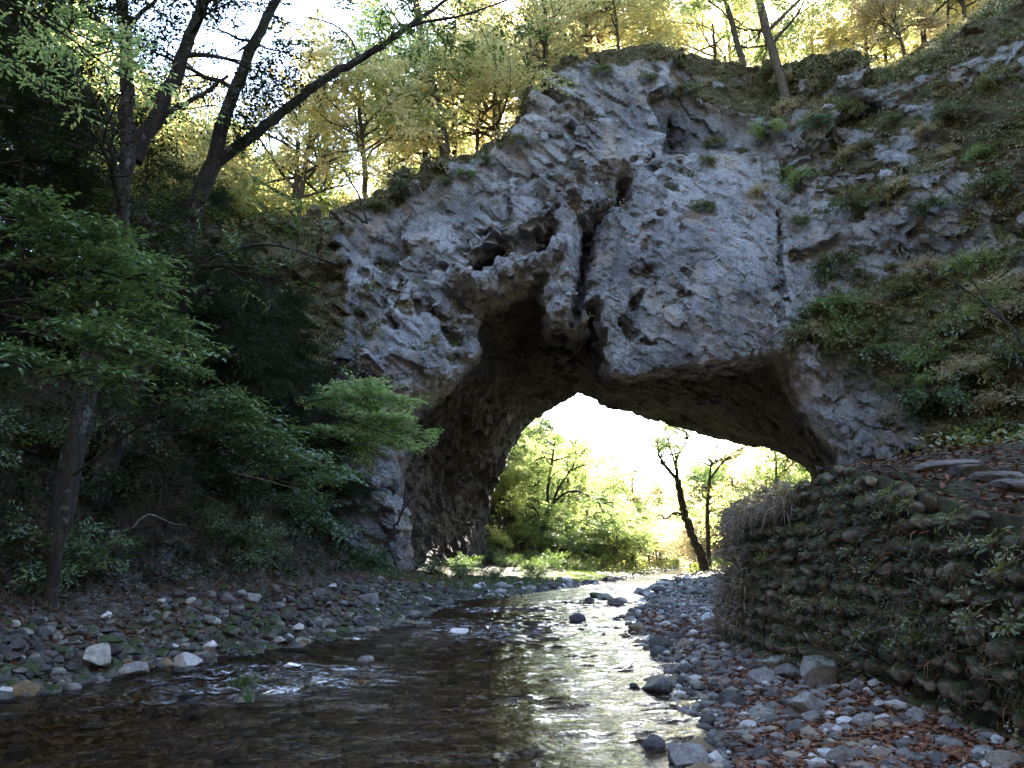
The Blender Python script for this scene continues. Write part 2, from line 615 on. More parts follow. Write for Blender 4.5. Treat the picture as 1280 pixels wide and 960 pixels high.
def poly_sdf(X, Z, poly):
    d = seg_dist(X, Z, list(poly) + [poly[0]])
    ins = np.zeros(X.shape, bool)
    n = len(poly)
    for i in range(n):
        x0, y0 = poly[i]
        x1, y1 = poly[(i + 1) % n]
        if y0 == y1:
            continue
        c = ((y0 > Z) != (y1 > Z)) & (X < (x1 - x0) * (Z - y0) / (y1 - y0) + x0)
        ins ^= c
    return np.where(ins, -d, d)


FRONT = [(496, 780), (490, 640), (486, 575), (500, 512), (530, 488), (562, 470), (588, 436), (578, 400), (586, 366), (601, 359), (640, 342), (688, 325), (694, 392), (722, 402), (742, 392), (756, 472),
         (790, 482), (830, 468), (880, 462), (930, 455), (985, 436), (998, 480), (1020, 530), (1046, 566), (1052, 620), (1060, 780)]
BACK = [(604, 780), (606, 640), (616, 605), (634, 562), (655, 532), (684, 508), (712, 496), (724, 489), (742, 494), (790, 509), (850, 528), (900, 543), (950, 554), (1000, 564), (1044, 573), (1066, 640),
        (1070, 780)]


def build_arch():
    h = .26
    xs = np.arange(-46, 62, h, dtype=np.float32)
    ys = np.arange(32, 80, h, dtype=np.float32)
    zs = np.arange(-2, 60, h, dtype=np.float32)
    X, Z = np.meshgrid(xs, zs, indexing='ij')
    PX, PY = project(np.stack([X, np.full_like(X, 50), Z], -1))
    yf = 50 + .10 * np.clip(Z - 16, 0, 40) - .06 * np.clip(16 - Z, 0, 20)
    yf = yf - np.clip(X - 20, 0, 13) * 1.0
    yf = yf - .22 * np.clip(-8 - X, 0, 16)

    def blob(px, py, rx, ry, a):
        return a * np.exp(-((PX - px) / rx) ** 2 - ((PY - py) / ry) ** 2)

    def groove(poly, w, a, sharp=1.0):
        d = seg_dist(PX, PY, poly)
        return a * np.clip(1 - d / w, 0, 1) ** sharp

    yf += blob(880, 350, 130, 130, -3.0)
    yf += blob(480, 440, 75, 80, -2.6)
    yf += blob(430, 630, 70, 80, -1.6)
    yf += blob(650, 410, 110, 80, 2.0)
    yf += blob(540, 250, 70, 40, 1.0)
    yf += blob(700, 170, 60, 60, -1.0)
    def pocket(poly, a, soft=4.0):
        d = poly_sdf(PX, PY, poly)
        return a * np.clip(-d / (soft * .35) + .5, 0, 1)

    # stepped facets of the face: tilted blocks at two sizes
    q = np.stack([X.ravel() / 6.5, np.zeros(X.size), Z.ravel() / 5.0], 1)
    yf += (1.25 * cellplane(q + .12 * fbm(q * 2, 2, 4)[:, None], 91, 1.5)).reshape(X.shape) * (1 - .93 * sstep(720, 770, PX) * sstep(1010, 960, PX) * sstep(150, 200, PY))
    flat = np.exp(-((PX - 540) / 70) ** 2 - ((PY - 255) / 40) ** 2)
    rightface = sstep(720, 770, PX) * sstep(1010, 960, PX)
    ca, sa = math.cos(math.radians(38)), math.sin(math.radians(38))
    Xr, Zr = X * ca - Z * sa, X * sa + Z * ca
    q2 = np.stack([Xr.ravel() / 3.4, np.zeros(X.size), Zr.ravel() / 1.3], 1)
    craggy = sstep(-.25, .3, fbm(np.stack([X.ravel() * .13, np.zeros(X.size), Z.ravel() * .13], 1), 3, 19)).reshape(X.shape)
    craggy = np.maximum(craggy, sstep(590, 540, PX) * sstep(270, 330, PY))
    yf += (.85 * cellplane(q2 + .10 * fbm(q2 * 2.2, 2, 8)[:, None], 131, 1.5)).reshape(X.shape) * (1 - .9 * flat) * (1 - .75 * rightface) * (.15 + .85 * craggy)
    # ledges left of the hanging pillar
    yf += groove([(570, 348), (601, 352), (645, 334), (692, 317)], 15, -2.6, .35)
    yf += pocket([(582, 326), (600, 302), (632, 288), (642, 312), (596, 342)], 3.0)
    yf += pocket([(646, 310), (686, 292), (688, 312), (652, 326)], 2.6)
    yf += groove([(588, 300), (620, 284), (690, 262)], 8, -1.6, .4)
    yf += pocket([(584, 288), (612, 272), (642, 264), (640, 274), (600, 290)], 2.6)
    # hanging pillar and the chimney crack
    yf += groove([(708, 258), (706, 330), (706, 392)], 20, -2.8, .5)
    yf += groove([(762, 212), (766, 222)], 22, 2.4, .7)
    yf += groove([(786, 212), (786, 236), (774, 252), (748, 264), (738, 282), (736, 310), (728, 345), (722, 376), (716, 396)], 11, 3.8, .6)
    yf += groove([(690, 286), (694, 262)], 7, 3.0, .5)
    yf += groove([(975, 262), (971, 330), (966, 418)], 4, 2.0, .5)
    yf += groove([(743, 376), (748, 420), (757, 466)], 9, 6.0, .4)
    yf += groove([(634, 226), (638, 264)], 5, 1.0, .6)
    yf += groove([(700, 222), (697, 262)], 4, 1.6, .6)
    yf += groove([(540, 390), (566, 418)], 12, 2.4, .5)
    yf += groove([(470, 318), (500, 345), (525, 392), (540, 432)], 7, 1.8, .5)
    yf += groove([(455, 340), (480, 380), (500, 420)], 6, 1.5, .5)
    yf += groove([(450, 400), (470, 430)], 9, 1.5, .5)
    yf += groove([(778, 405), (790, 420)], 7, 2.0, .5)
    yf += groove([(790, 386), (800, 372)], 6, 1.6, .5)
    yf += groove([(1000, 440), (1020, 500), (1046, 560)], 12, -1.2)
    yf += groove([(850, 120), (852, 155)], 4, .9, .5)
    for _ in range(24):       # short pitted cracks on the big right-hand face
        cx_, cy_ = rng.uniform(770, 1000), rng.uniform(190, 445)
        L_ = rng.uniform(5, 20)
        a_ = rng.choice([-.6, -.2, .9, .2]) + rng.normal(0, .2)
        yf += groove([(cx_, cy_), (cx_ + L_ * math.cos(a_), cy_ - L_ * math.sin(a_))], rng.uniform(2.5, 5), rng.uniform(.6, 1.3), .6)
    fpoly = [tuple(pt(a, b, 50)[[0, 2]]) for a, b in FRONT]
    bpoly = [tuple(pt(a, b, 74)[[0, 2]]) for a, b in BACK]
    tf = poly_sdf(X, Z, fpoly).astype(np.float32)
    tb = poly_sdf(X, Z, bpoly).astype(np.float32)
    t = np.clip((ys - 46.5) / (74 - 46.5), 0, 1) ** 1.45
    Y = ys[None, :, None]
    tun = tf[:, None, :] * (1 - t)[None, :, None] + tb[:, None, :] * t[None, :, None]
    XX, YY = np.meshgrid(xs, ys, indexing='ij')
    zt = ztop(XX, YY).astype(np.float32)
    S = np.maximum(yf[:, None, :].astype(np.float32) - Y, Y - 76.5)
    S = np.maximum(S, zs[None, None, :] - zt[:, :, None])
    S = np.maximum(S, -tun)
    band = np.argwhere(np.abs(S) < 2.6)
    P = np.stack([xs[band[:, 0]], ys[band[:, 1]], zs[band[:, 2]]], 1)
    nz = .5 * fbm(P * .16, 2, 41) + .12 * fbm(P * .55, 2, 45) + .05 * fbm(P * 1.2, 2, 47)
    S[band[:, 0], band[:, 1], band[:, 2]] += nz.astype(np.float32)
    # ---- surface nets
    ins = S < 0
    n0 = ins[:-1, :-1, :-1].astype(np.int8)
    cnt = np.zeros(n0.shape, np.int8)
    for a in (0, 1):
        for b in (0, 1):
            for c in (0, 1):
                cnt += ins[a:a + n0.shape[0], b:b + n0.shape[1], c:c + n0.shape[2]]
    act = np.argwhere((cnt > 0) & (cnt < 8))
    idx = np.full(n0.shape, -1, np.int32)
    idx[act[:, 0], act[:, 1], act[:, 2]] = np.arange(len(act))
    acc = np.zeros((len(act), 3), np.float32)
    num = np.zeros(len(act), np.float32)
    corners = [(a, b, c) for a in (0, 1) for b in (0, 1) for c in (0, 1)]
    val = {c: S[act[:, 0] + c[0], act[:, 1] + c[1], act[:, 2] + c[2]] for c in corners}
    for a in corners:
        for ax in range(3):
            if a[ax]:
                continue
            b = list(a)
            b[ax] = 1
            b = tuple(b)
            va, vb = val[a], val[b]
            m = (va < 0) != (vb < 0)
            tt = np.where(m, va / np.where(m, va - vb, 1), 0)
            for k in range(3):
                acc[:, k] += np.where(m, a[k] + (tt if k == ax else 0), 0)
            num += m
    V = (act + acc / num[:, None]) * h + np.array([xs[0], ys[0], zs[0]])
    quads = []
    for ax in range(3):
        sl0 = [slice(None)] * 3
        sl1 = [slice(None)] * 3
        sl0[ax], sl1[ax] = slice(0, -1), slice(1, None)
        A, B = ins[tuple(sl0)], ins[tuple(sl1)]
        e = np.argwhere(A != B)
        o1, o2 = [k for k in range(3) if k != ax]
        ok = (e[:, o1] > 0) & (e[:, o2] > 0)
        for k in (o1, o2):
            ok &= e[:, k] < idx.shape[k]
        ok &= e[:, ax] < idx.shape[ax]
        e = e[ok]
        flip = A[e[:, 0], e[:, 1], e[:, 2]]

        def at(d1, d2):
            q = e.copy()
            q[:, o1] += d1
            q[:, o2] += d2
            return idx[q[:, 0], q[:, 1], q[:, 2]]
        qd = np.stack([at(-1, -1), at(0, -1), at(0, 0), at(-1, 0)], 1)
        if ax == 1:
            flip = ~flip
        qd[~flip] = qd[~flip][:, ::-1]
        quads.append(qd)
    Q = np.concatenate(quads)
    Q = Q[(Q >= 0).all(1)]
    # drop what stands on the domain's edge and what no place in the valley can see
    V = V.astype(np.float32)
    # vertex normals
    nrm = np.cross(V[Q[:, 2]] - V[Q[:, 0]], V[Q[:, 3]] - V[Q[:, 1]])
    N = np.zeros_like(V)
    for k in range(4):
        np.add.at(N, Q[:, k], nrm)
    N /= np.linalg.norm(N, axis=1)[:, None] + 1e-9
    # a finer net on the faces that look down the valley
    fx, fy = project(V)
    see = (fx > 330) & (fx < 1330) & (fy > -30) & (fy < 760) & (V[:, 1] < 66) & ((N * V).sum(1) < .25 * np.linalg.norm(V, axis=1))
    fine = see[Q].all(1)
    Qf, Qc = Q[fine], Q[~fine]
    nV = len(V)
    E = np.concatenate([np.sort(Qf[:, [k, (k + 1) % 4]], 1) for k in range(4)])
    key = E[:, 0].astype(np.int64) * nV + E[:, 1]
    uk, inv = np.unique(key, return_inverse=True)
    a_, b_ = (uk // nV).astype(np.int64), (uk % nV).astype(np.int64)
    ne, nf = len(uk), len(Qf)
    m_ = [nV + inv[k * nf:(k + 1) * nf] for k in range(4)]
    cen = nV + ne + np.arange(nf)
    V = np.concatenate([V, (V[a_] + V[b_]) / 2, V[Qf].mean(1)])
    N = np.concatenate([N, N[a_] + N[b_], N[Qf].mean(1)])
    N /= np.linalg.norm(N, axis=1)[:, None] + 1e-9
    Q = np.concatenate([Qc] + [np.stack([Qf[:, k], m_[k], cen, m_[k - 1]], 1) for k in range(4)]).astype(np.int32)
    # crags: broken facets along the normal
    vx, vz = V[:, 0] * ca - V[:, 2] * sa, V[:, 0] * sa + V[:, 2] * ca
    W = np.stack([vx / 1.9, V[:, 1] / 1.3, vz / .75], 1)
    W = W + .14 * np.stack([fbm(V * .8, 2, s) for s in (61, 62, 63)], 1)
    pxv, pyv = project(V)
    rf = sstep(720, 770, pxv) * sstep(1010, 960, pxv) * sstep(160, 200, pyv)
    cal = sstep(-.30, .38, fbm(V * .22, 3, 55))
    cal2 = sstep(-.25, .35, fbm(V * .45, 3, 57))
    disp = (.44 - .16 * rf) * (.35 + .65 * cal) * cellplane(W, 171, 1.3)
    q = np.stack([vx / .75, V[:, 1] / .6, vz / .42], 1) + .14 * np.stack([fbm(V * 1.6, 2, s) for s in (64, 65, 66)], 1)
    disp += .15 * (.3 + .7 * cal2) * cellplane(q, 191, 1.2)
    disp += .05 * fbm(V * 2.3, 2, 71)
    q = np.stack([vx / .34, V[:, 1] / .34, vz / .24], 1)
    disp += .055 * (.3 + .7 * cal) * cellplane(q, 211, 1.2)
    smoothface = np.exp(-((project(V)[0] - 545) / 60) ** 2 - ((project(V)[1] - 255) / 35) ** 2)
    V2 = V + N * (disp * (1 - .7 * smoothface))[:, None]
    px, py = project(V2)
    # vegetation mask: soil on the crest, ledges of the right-hand cliff, foot and left flank
    up = N[:, 2]
    big = fbm(V * np.array([.16, .16, .22]), 3, 83)
    med = fbm(V * .7, 3, 87)
    zt1 = ztop(V[:, 0].astype(float), V[:, 1].astype(float))
    depth_top = zt1 - V[:, 2]
    crest = sstep(2.2, .4, depth_top + 1.0 * med + .8 * big)
    rightm = sstep(-40, 70, px - np.interp(py, [0, 90, 150, 200, 260, 330, 380, 440, 520, 600], [800, 810, 850, 900, 960, 1060, 1005, 1030, 1125, 1190]))
    shelf = sstep(-.05, .3, big + .5 * med + .5 * up + .12 + .12 * sstep(1120, 1240, px))
    low = sstep(1010, 1080, px) * sstep(310, 360, py)
    moss = np.maximum(crest, rightm * np.maximum(shelf, .75 * low))
    leftm = sstep(470, 400, px + 30 * med) * sstep(560, 480, py)
    moss = np.maximum(moss, leftm * .95)
    moss = np.maximum(moss, .8 * sstep(.35, .75, up) * sstep(-.3, .3, med))
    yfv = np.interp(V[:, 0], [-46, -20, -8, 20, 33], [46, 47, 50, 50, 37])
    inner_shade = sstep(1.0, 4.0, V[:, 1] - yfv) * (depth_top > 3)  # depth mask for the shade painted into the tunnel rock
    k = NT('limestone')
    co = k.coord()
    n_big = k.noise(co, .22, 4, .6)
    n_med = k.noise(co, 1.1, 8, .68, .3)
    n_fin = k.noise(co, 5.5, 8, .72)
    f = k.math('ADD', k.math('MULTIPLY', n_med, .4), k.math('ADD', k.math('MULTIPLY', n_big, .25), k.math('MULTIPLY', n_fin, .35)))
    col = k.ramp(f, [(.30, (.105, .105, .108)), (.42, (.27, .27, .276)), (.54, (.42, .418, .42)), (.68, (.57, .565, .56))])
    st = k.noise(k.coord((1.0, 1.0, .16), (0, .12, 0)), .9, 9, .75, .5)
    col = k.mix(k.ramp(st, [(.51, 0.0), (.64, .72)]), col, (.08, .078, .078))
    dk = k.ramp(k.noise(k.coord((1, 1, .7)), .16, 5, .62, .6), [(.47, 0.0), (.62, .68)])
    col = k.mix(dk, col, (.085, .086, .092))
    pk = k.ramp(k.noise(co, .35, 5, .65), [(.54, 0.0), (.66, .8)])
    col = k.mix(pk, col, (.44, .37, .31))
    pit = k.ramp(k.noise(co, 2.6, 5, .8), [(.30, 1.0), (.40, 0.0)])
    col = k.mix(k.math('MULTIPLY', pit, .75), col, (.035, .035, .04))
    fl = k.noise(k.coord((1.0, 1.0, 1.5), (0, .65, 0)), 3.4, 10, .82, .6)
    col = k.mix(k.ramp(fl, [(.39, .8), (.46, 0.0)]), col, (.07, .069, .073))
    lich = k.ramp(k.noise(co, 1.9, 9, .8), [(.58, 0.0), (.66, .7)])
    col = k.mix(k.math('MULTIPLY', lich, .55), col, (.56, .55, .535))
    bn = k.ramp(k.noise(co, 1.4, 7, .7, .5), [(.38, (.010, .009, .009)), (.55, (.024, .022, .020)), (.75, (.08, .064, .05))])  # brown cave rock, taken near black to stand in for deep shade
    col = k.mix(k.math('MULTIPLY', k.attr('inner_shade'), .93), col, bn)
    ms = k.ramp(k.math('ADD', k.attr('moss'), k.math('MULTIPLY', k.math('SUBTRACT', n_med, .5), 1.2)), [(.42, 0.0), (.6, 1.0)])
    mcol = k.ramp(k.noise(co, 3.2, 8, .75), [(.3, (.022, .021, .011)), (.45, (.07, .063, .03)), (.58, (.125, .102, .055)), (.72, (.20, .155, .09))])
    col = k.mix(ms, col, mcol)
    cr = k.voro(k.coord((1, 1, .7)), 1.3, 'DISTANCE_TO_EDGE')
    hgt = k.math('ADD', k.math('MULTIPLY', n_med, .7), k.math('ADD', k.math('MULTIPLY', n_fin, .9), k.math('MULTIPLY', k.ramp(cr, [(0, 0.0), (.08, 1.0)]), .12)))
    hgt = k.math('ADD', hgt, k.math('MULTIPLY', fl, .9))
    k.bsdf(col, .92, k.bump(hgt, 1.0, .24), .2)
    me = np_mesh('rock_arch', V2, [Q], k.m, False, {'moss': moss, 'inner_shade': inner_shade})
    o = link('rock_arch', me)
    tag(o, 'huge grey limestone natural arch spanning the stream', 'rock arch')
    return V2, N, moss, px, py


AV, AN, AMOSS, APX, APY = build_arch()


def arch_at(px, py, r=5):
    m = (np.abs(APX - px) < r) & (np.abs(APY - py) < r)
    if not m.any():
        return None, None
    i = np.where(m)[0]
    d = np.linalg.norm(AV[i], axis=1)
    j = i[np.argmin(d)]
    return AV[j].astype(float), AN[j].astype(float)


# ------------------------------------------------------------------ leaves
def leaf_shape(kind):
    if kind == 'broad':
        V = np.array([[0, 0, 0], [.28, .22, .05], [.72, .17, .05], [1, 0, -.06], [.72, -.17, .05], [.28, -.22, .05]])
        Fc = np.array([[0, 5, 2, 1], [5, 4, 3, 2]])
    elif kind == 'diamond':
        V = np.array([[0, 0, 0], [.5, .27, .06], [1, 0, -.05], [.5, -.27, .06]])
        Fc = np.array([[0, 3, 2, 1]])
    else:   # needle
        V = np.array([[0, .03, 0], [.5, .09, .02], [1, 0, -.03], [.5, -.09, .02]])
        Fc = np.array([[0, 3, 2, 1]])
    return V, Fc


def spray_template(kind, n_leaf, leaf_len, seed, droop=.15, spread=1.0):
    """a flat twig of alternating leaves along +X, unit length"""
    r = np.random.default_rng(seed)
    V0, F0 = leaf_shape(kind)
    VV, FF = [], []
    for i in range(n_leaf):
        t = (i + .5) / n_leaf
        side = 1 if i % 2 else -1
        a = side * r.uniform(.5, 1.15)
        L = leaf_len * r.uniform(.75, 1.15)
        w = r.normal(0, .35)
        ca, sa = math.cos(a), math.sin(a)
        v = V0 * L
        v = np.stack([v[:, 0], v[:, 1] * math.cos(w) - v[:, 2] * math.sin(w), v[:, 1] * math.sin(w) + v[:, 2] * math.cos(w)], 1)
        b = r.normal(-.15, .25)
        v = np.stack([v[:, 0] * math.cos(b) - v[:, 2] * math.sin(b), v[:, 1], v[:, 0] * math.sin(b) + v[:, 2] * math.cos(b)], 1)
        v = np.stack([v[:, 0] * ca - v[:, 1] * sa, v[:, 0] * sa + v[:, 1] * ca, v[:, 2]], 1)
        off = np.array([t, side * r.uniform(0, .22) * spread, -droop * t * t + r.normal(0, .04) * spread])
        VV.append(v + off)
        FF.append(F0 + len(V0) * i)
    return np.concatenate(VV), np.concatenate(FF)


def place(tpl, P, D, U, S):
    V0, F0 = tpl
    P, D, U, S = (np.asarray(a, np.float32) for a in (P, D, U, S))
    D = D / (np.linalg.norm(D, axis=1)[:, None] + 1e-9)
    B = np.cross(U, D)
    B /= np.linalg.norm(B, axis=1)[:, None] + 1e-9
    U2 = np.cross(D, B)
    R = np.stack([D, B, U2], 1)
    V = np.einsum('vk,nkc->nvc', V0.astype(np.float32), R) * S[:, None, None] + P[:, None, :]
    n = len(P)
    Fq = F0[None] + (np.arange(n) * len(V0))[:, None, None]
    return V.reshape(-1, 3), Fq.reshape(-1, F0.shape[1])


def rand_units(n):
    v = rng.normal(size=(n, 3))
    return v / np.linalg.norm(v, axis=1)[:, None]


# ------------------------------------------------------------------ trees
class Tree:
    def __init__(self):
        self.wood = MB()
        self.tips = []

    def limb(self, pts, r0, r1, n=14, sides=8, pw=1.0):
        Q = smooth_path(pts, n)
        Q[1:-1] += rng.normal(0, r0 * .12, (n - 2, 3))
        rad = r0 + (r1 - r0) * np.linspace(0, 1, n) ** pw
        self.wood.tube(Q, rad, sides, .08)
        return Q, rad

    def grow(self, p, d, L, r, lev, ang=.75, tro=.12, flat=0.0, kids=4, ratio=.66, tipgap=.35):
        n = 6 if lev else 4
        pts = [np.array(p, float)]
        d = np.array(d, float)
        d /= np.linalg.norm(d)
        for i in range(n):
            d = d + rng.normal(0, .16, 3) + np.array([0, 0, tro])
            d[2] *= (1 - flat)
            d /= np.linalg.norm(d)
            pts.append(pts[-1] + d * L / n)
        pts = np.array(pts)
        rad = np.linspace(r, max(r * .4, .006), n + 1)
        self.wood.tube(pts, rad, 6 if r > .05 else (4 if r > .015 else 3))
        if lev == 0:
            m = max(2, int(L / tipgap))
            for f in np.linspace(.2, 1, m):
                i = f * n
                a = int(min(i, n - 1))
                q = pts[a] + (pts[a + 1] - pts[a]) * (i - a)
                self.tips.append((q, d.copy()))
            return
        for k in range(kids):
            f = rng.uniform(.3, 1) if k else 1.0
            i = f * n
            a = int(min(i, n - 1))
            q = pts[a] + (pts[a + 1] - pts[a]) * (i - a)
            dd = pts[a + 1] - pts[a]
            dd /= np.linalg.norm(dd)
            ax = np.cross(dd, rng.normal(size=3))
            ax /= np.linalg.norm(ax) + 1e-9
            th = ang * rng.uniform(.6, 1.3) if k else ang * .3
            nd = dd * math.cos(th) + ax * math.sin(th)
            self.grow(q, nd, L * ratio * rng.uniform(.75, 1.15), np.interp(f, [0, 1], [r, r * .4]) * .72, lev - 1, ang, tro, flat, kids, ratio, tipgap)

    def crown(self, tpl, per, size, jit, name, mat, upmix=.8, droop=0.0, keep=1.0, tilt=.45):
        if not self.tips:
            return None
        T = np.array([a for a, _ in self.tips])
        D = np.array([b for _, b in self.tips])
        if keep < 1:
            s = rng.random(len(T)) < keep
            T, D = T[s], D[s]
        T = np.repeat(T, per, 0)
        D = np.repeat(D, per, 0)
        n = len(T)
        P = T + rng.normal(0, jit, (n, 3)) * np.array([1, 1, .5])
        d = D + 1.1 * rand_units(n) * np.array([1, 1, tilt])
        d[:, 2] -= droop
        U = np.array([0, 0, 1.0]) * upmix + rand_units(n) * (1 - upmix * .7)
        S = size * rng.uniform(.65, 1.25, n)
        V, Fq = place(tpl, P, d, U, S)
        return np_mesh(name, V, [Fq], mat, False)


def finish(t, name, loc, label, cat, bark, crown_me=None, group=None, local=True, parent_rot=0):
    o = thing(name, loc, label, cat, group)
    w = t.wood.mesh('trunk', bark, True)
    tr = link('trunk', w, o)
    if local:
        tr.location = -np.array(loc, float)
    if crown_me is not None:
        c = link('crown', crown_me, o)
        if local:
            c.location = -np.array(loc, float)
    return o


def dup(root, loc, rz, s, label, group=None):
    r = root.copy()
    C.objects.link(r)
    r.location = loc
    r.rotation_euler = (0, 0, rz)
    r.scale = (s, s, s * random.uniform(.9, 1.12))
    r['label'] = label
    if group:
        r['group'] = group
    for ch in list(root.children):
        c = ch.copy()
        C.objects.link(c)
        c.parent = r
    return r


SP_BROAD = spray_template('diamond', 16, .30, 1)
SP_FINE = spray_template('diamond', 22, .20, 2)
SP_NEAR = spray_template('broad', 14, .26, 3, .12)
SP_NEEDLE = spray_template('needle', 36, .24, 4, .25, .6)
SP_SHRUB = spray_template('diamond', 12, .34, 5, .25, 1.6)


def make_tree(name, cat, H, kind):
    """a prototype standing at the origin"""
    t = Tree()
    z0 = np.zeros(3)
    if kind == 'round':
        lean = rng.normal(0, .06, 2)
        path = np.array([[lean[0] * h * H + .12 * math.sin(h * 5), lean[1] * h * H, h * H] for h in np.linspace(-.04, .8, 6)])
        Q, R = t.limb(path, H * .016, H * .006, 14)
        for k in range(13):
            f = rng.uniform(.38, 1)
            i = int(f * 13)
            a = rng.uniform(0, 6.28)
            t.grow(Q[i], (math.cos(a), math.sin(a), rng.uniform(.15, .9)), H * .27 * (1.15 - .45 * f), R[i] * .6, 2, .8, .03, .1, 4, .62, .4)
        cr = t.crown(SP_BROAD, 2, .85, .45, 'crown', M['leaf_yellow'], .6, keep=.6)
    elif kind == 'spread':
        path = np.array([[.15 * math.sin(h * 4), .1 * math.cos(h * 3), h * H] for h in np.linspace(-.04, .55, 6)])
        Q, R = t.limb(path, H * .018, H * .009, 12)
        for k in range(11):
            f = rng.uniform(.35, 1)
            i = int(f * 11)
            a = rng.uniform(0, 6.28)
            t.grow(Q[i], (math.cos(a), math.sin(a), rng.uniform(.2, .8)), H * .36, R[i] * .6, 2, .75, .0, .25, 4, .62, .4)
        cr = t.crown(SP_FINE, 2, .95, .4, 'crown', M['leaf_lime'], .7, keep=.6)
    elif kind == 'evergreen':
        path = np.array([[.1 * math.sin(h * 4), .1 * math.cos(h * 3), h * H] for h in np.linspace(-.05, 1, 8)])
        Q, R = t.limb(path, H * .015, .02, 18)
        for k in range(46):
            f = rng.uniform(.12, .98)
            i = int(f * 17)
            a = rng.uniform(0, 6.28)
            Lb = H * .30 * (1.15 - f) + .4
            t.grow(Q[i], (math.cos(a), math.sin(a), rng.uniform(-.25, .15)), Lb, R[i] * .35 + .01, 1, .7, -.03, .35, 6, .55, .28)
        cr = t.crown(SP_NEEDLE, 4, .55, .2, 'crown', M['leaf_dark'], .9, .25)
    o = thing(name, (0, 0, 0), 'x', cat)
    link('trunk', t.wood.mesh('trunk', M['bark'] if kind == 'evergreen' else M['bark_mid'], True), o)
    link('crown', cr, o)
    return o


def make_shrub(name, cat, H, W, mat, n=16, tpl=SP_SHRUB, droop=.0, size=.42):
    t = Tree()
    for k in range(n):
        a = rng.uniform(0, 6.28)
        e = rng.uniform(.3, 1.3)
        t.grow((rng.normal(0, W * .1), rng.normal(0, W * .1), -.1), (math.cos(a) * W, math.sin(a) * W, e * H), .62 * math.hypot(W, H) * rng.uniform(.6, 1.1), .018, 1, .7, -droop, .1, 5, .6, .25)
    cr = t.crown(tpl, 2, size, .14, 'foliage', mat, .7, droop)
    o = thing(name, (0, 0, 0), 'x', cat)
    link('stems', t.wood.mesh('stems', M['bark_mid'], True), o)
    link('foliage', cr, o)
    return o


protos = {
    'round': [make_tree('autumn_tree', 'tree', 13, 'round'), make_tree('autumn_tree', 'tree', 12, 'round'), make_tree('autumn_tree', 'tree', 14, 'round')],
    'spread': [make_tree('broadleaf_tree', 'tree', 11, 'spread'), make_tree('broadleaf_tree', 'tree', 12, 'spread')],
    'evergreen': [make_tree('evergreen_tree', 'tree', 12, 'evergreen'), make_tree('evergreen_tree', 'tree', 13, 'evergreen')],
}
for ps in protos.values():
    for p in ps:
        p['_free'] = 1


def put(kind, loc, rz, s, label, group, mat=None, dz=-.3, tall=1.0):
    ps = protos[kind]
    p = ps[random.randrange(len(ps))]
    r = dup(p, (loc[0], loc[1], loc[2] + dz), rz, s, label, group)
    r.scale[2] *= tall
    if mat:
        for c in r.children:
            if c.name.split('.')[0] in ('crown', 'foliage'):
                c.material_slots[0].link = 'OBJECT'
                c.material_slots[0].material = M[mat]
    return r


# --- trees on the crest of the arch, left to right in the picture
def on_top(px, Y):
    x = (px - CX) / F * Y / .9
    for _ in range(8):
        z = float(ztop(np.array(x), np.array(Y)))
        d = Y * CP + (z - CAMZ) * SP
        x = (px - CX) / F * d
    return np.array([x, Y, z])


crest = []
for px in range(215, 1345, 27):
    dens = .5 if 735 < px < 905 else 1.0
    for row in (0, 1):
        if random.random() > (dens * (.3 if row else .75) if px < 690 else (.6 if dens < 1 else (.55 if row else .9))) or (row == 0 and 905 < px < 1010):
            continue
        Y = random.uniform(54.5, 62) if row == 0 else random.uniform(65, 75.5)
        m = random.choices(['leaf_lime', 'leaf_yellow', 'leaf_tan', 'leaf_gold'], [20, 18, 8, 54] if px < 720 else [12, 18, 16, 54])[0]
        crest.append((px + random.uniform(-10, 10), Y, (random.uniform(.6, .95) if row == 0 else random.uniform(1.0, 1.35)) * (1.5 if px < 690 else 1.15), m))
COLW = {'leaf_green': 'mid green', 'leaf_gold': 'pale gold', 'leaf_lime': 'lime green', 'leaf_yellow': 'golden yellow', 'leaf_tan': 'tan and russet'}
for k, (px, Y, s, m) in enumerate(crest):
    p = on_top(px, Y)
    where = 'on the left shoulder of the arch' if px < 480 else ('left of the arch peak' if px < 700 else ('on the arch peak' if px < 860 else 'right of the arch peak'))
    put('round' if k % 3 else 'spread', p, random.uniform(0, 6.28), s * (1.2 if k % 3 == 0 else 1), f'{COLW[m]} tree {where}, ' + ('set back' if Y > 64 else 'near the edge'), 'autumn trees on the arch', m)

# --- left hillside: dark evergreens and the sunlit wood behind them
k = 0
EV = [(-14.5, 11.5, 1.1), (-13, 16, 1.2), (-9.5, 21, .95), (-12.5, 24, 1.1), (-10.8, 29, 1.0), (-15, 30, 1.1), (-11, 35, .95), (-16, 37, 1.05), (-19, 27, 1.1), (-13.2, 41, .9), (-17, 45, 1.0), (-14.5, 19, 1.0), (-21, 38, 1.05), (-12.3, 36.5, 1.15), (-10.6, 32.5, 1.05), (-14.8, 40, 1.25), (-9.6, 26, 1.0), (-11.8, 17, .9)]
for (x, y, s) in EV:
    s *= .68 if y < 32 else .85
    z = float(G(x, y))
    pxx = project(np.array([x, y, z]))[0]
    put('evergreen', (x, y, z), random.uniform(0, 6.28), s, 'dark drooping evergreen on the left slope' + (' close to the stony bank' if y < 25 else (' half way to the arch' if y < 36 else ' against the flank of the arch')), 'dark evergreens on the left slope')
BK = [(-24, 52, 1.2), (-30, 48, 1.2), (-27, 62, 1.3), (-34, 58, 1.3), (-38, 44, 1.2), (-20, 66, 1.2), (-33, 34, 1.1), (-29, 38, 1.1)]
BK2 = [(random.uniform(-46, -17), random.uniform(42, 92), random.uniform(1.5, 2.1)) for _ in range(8)]
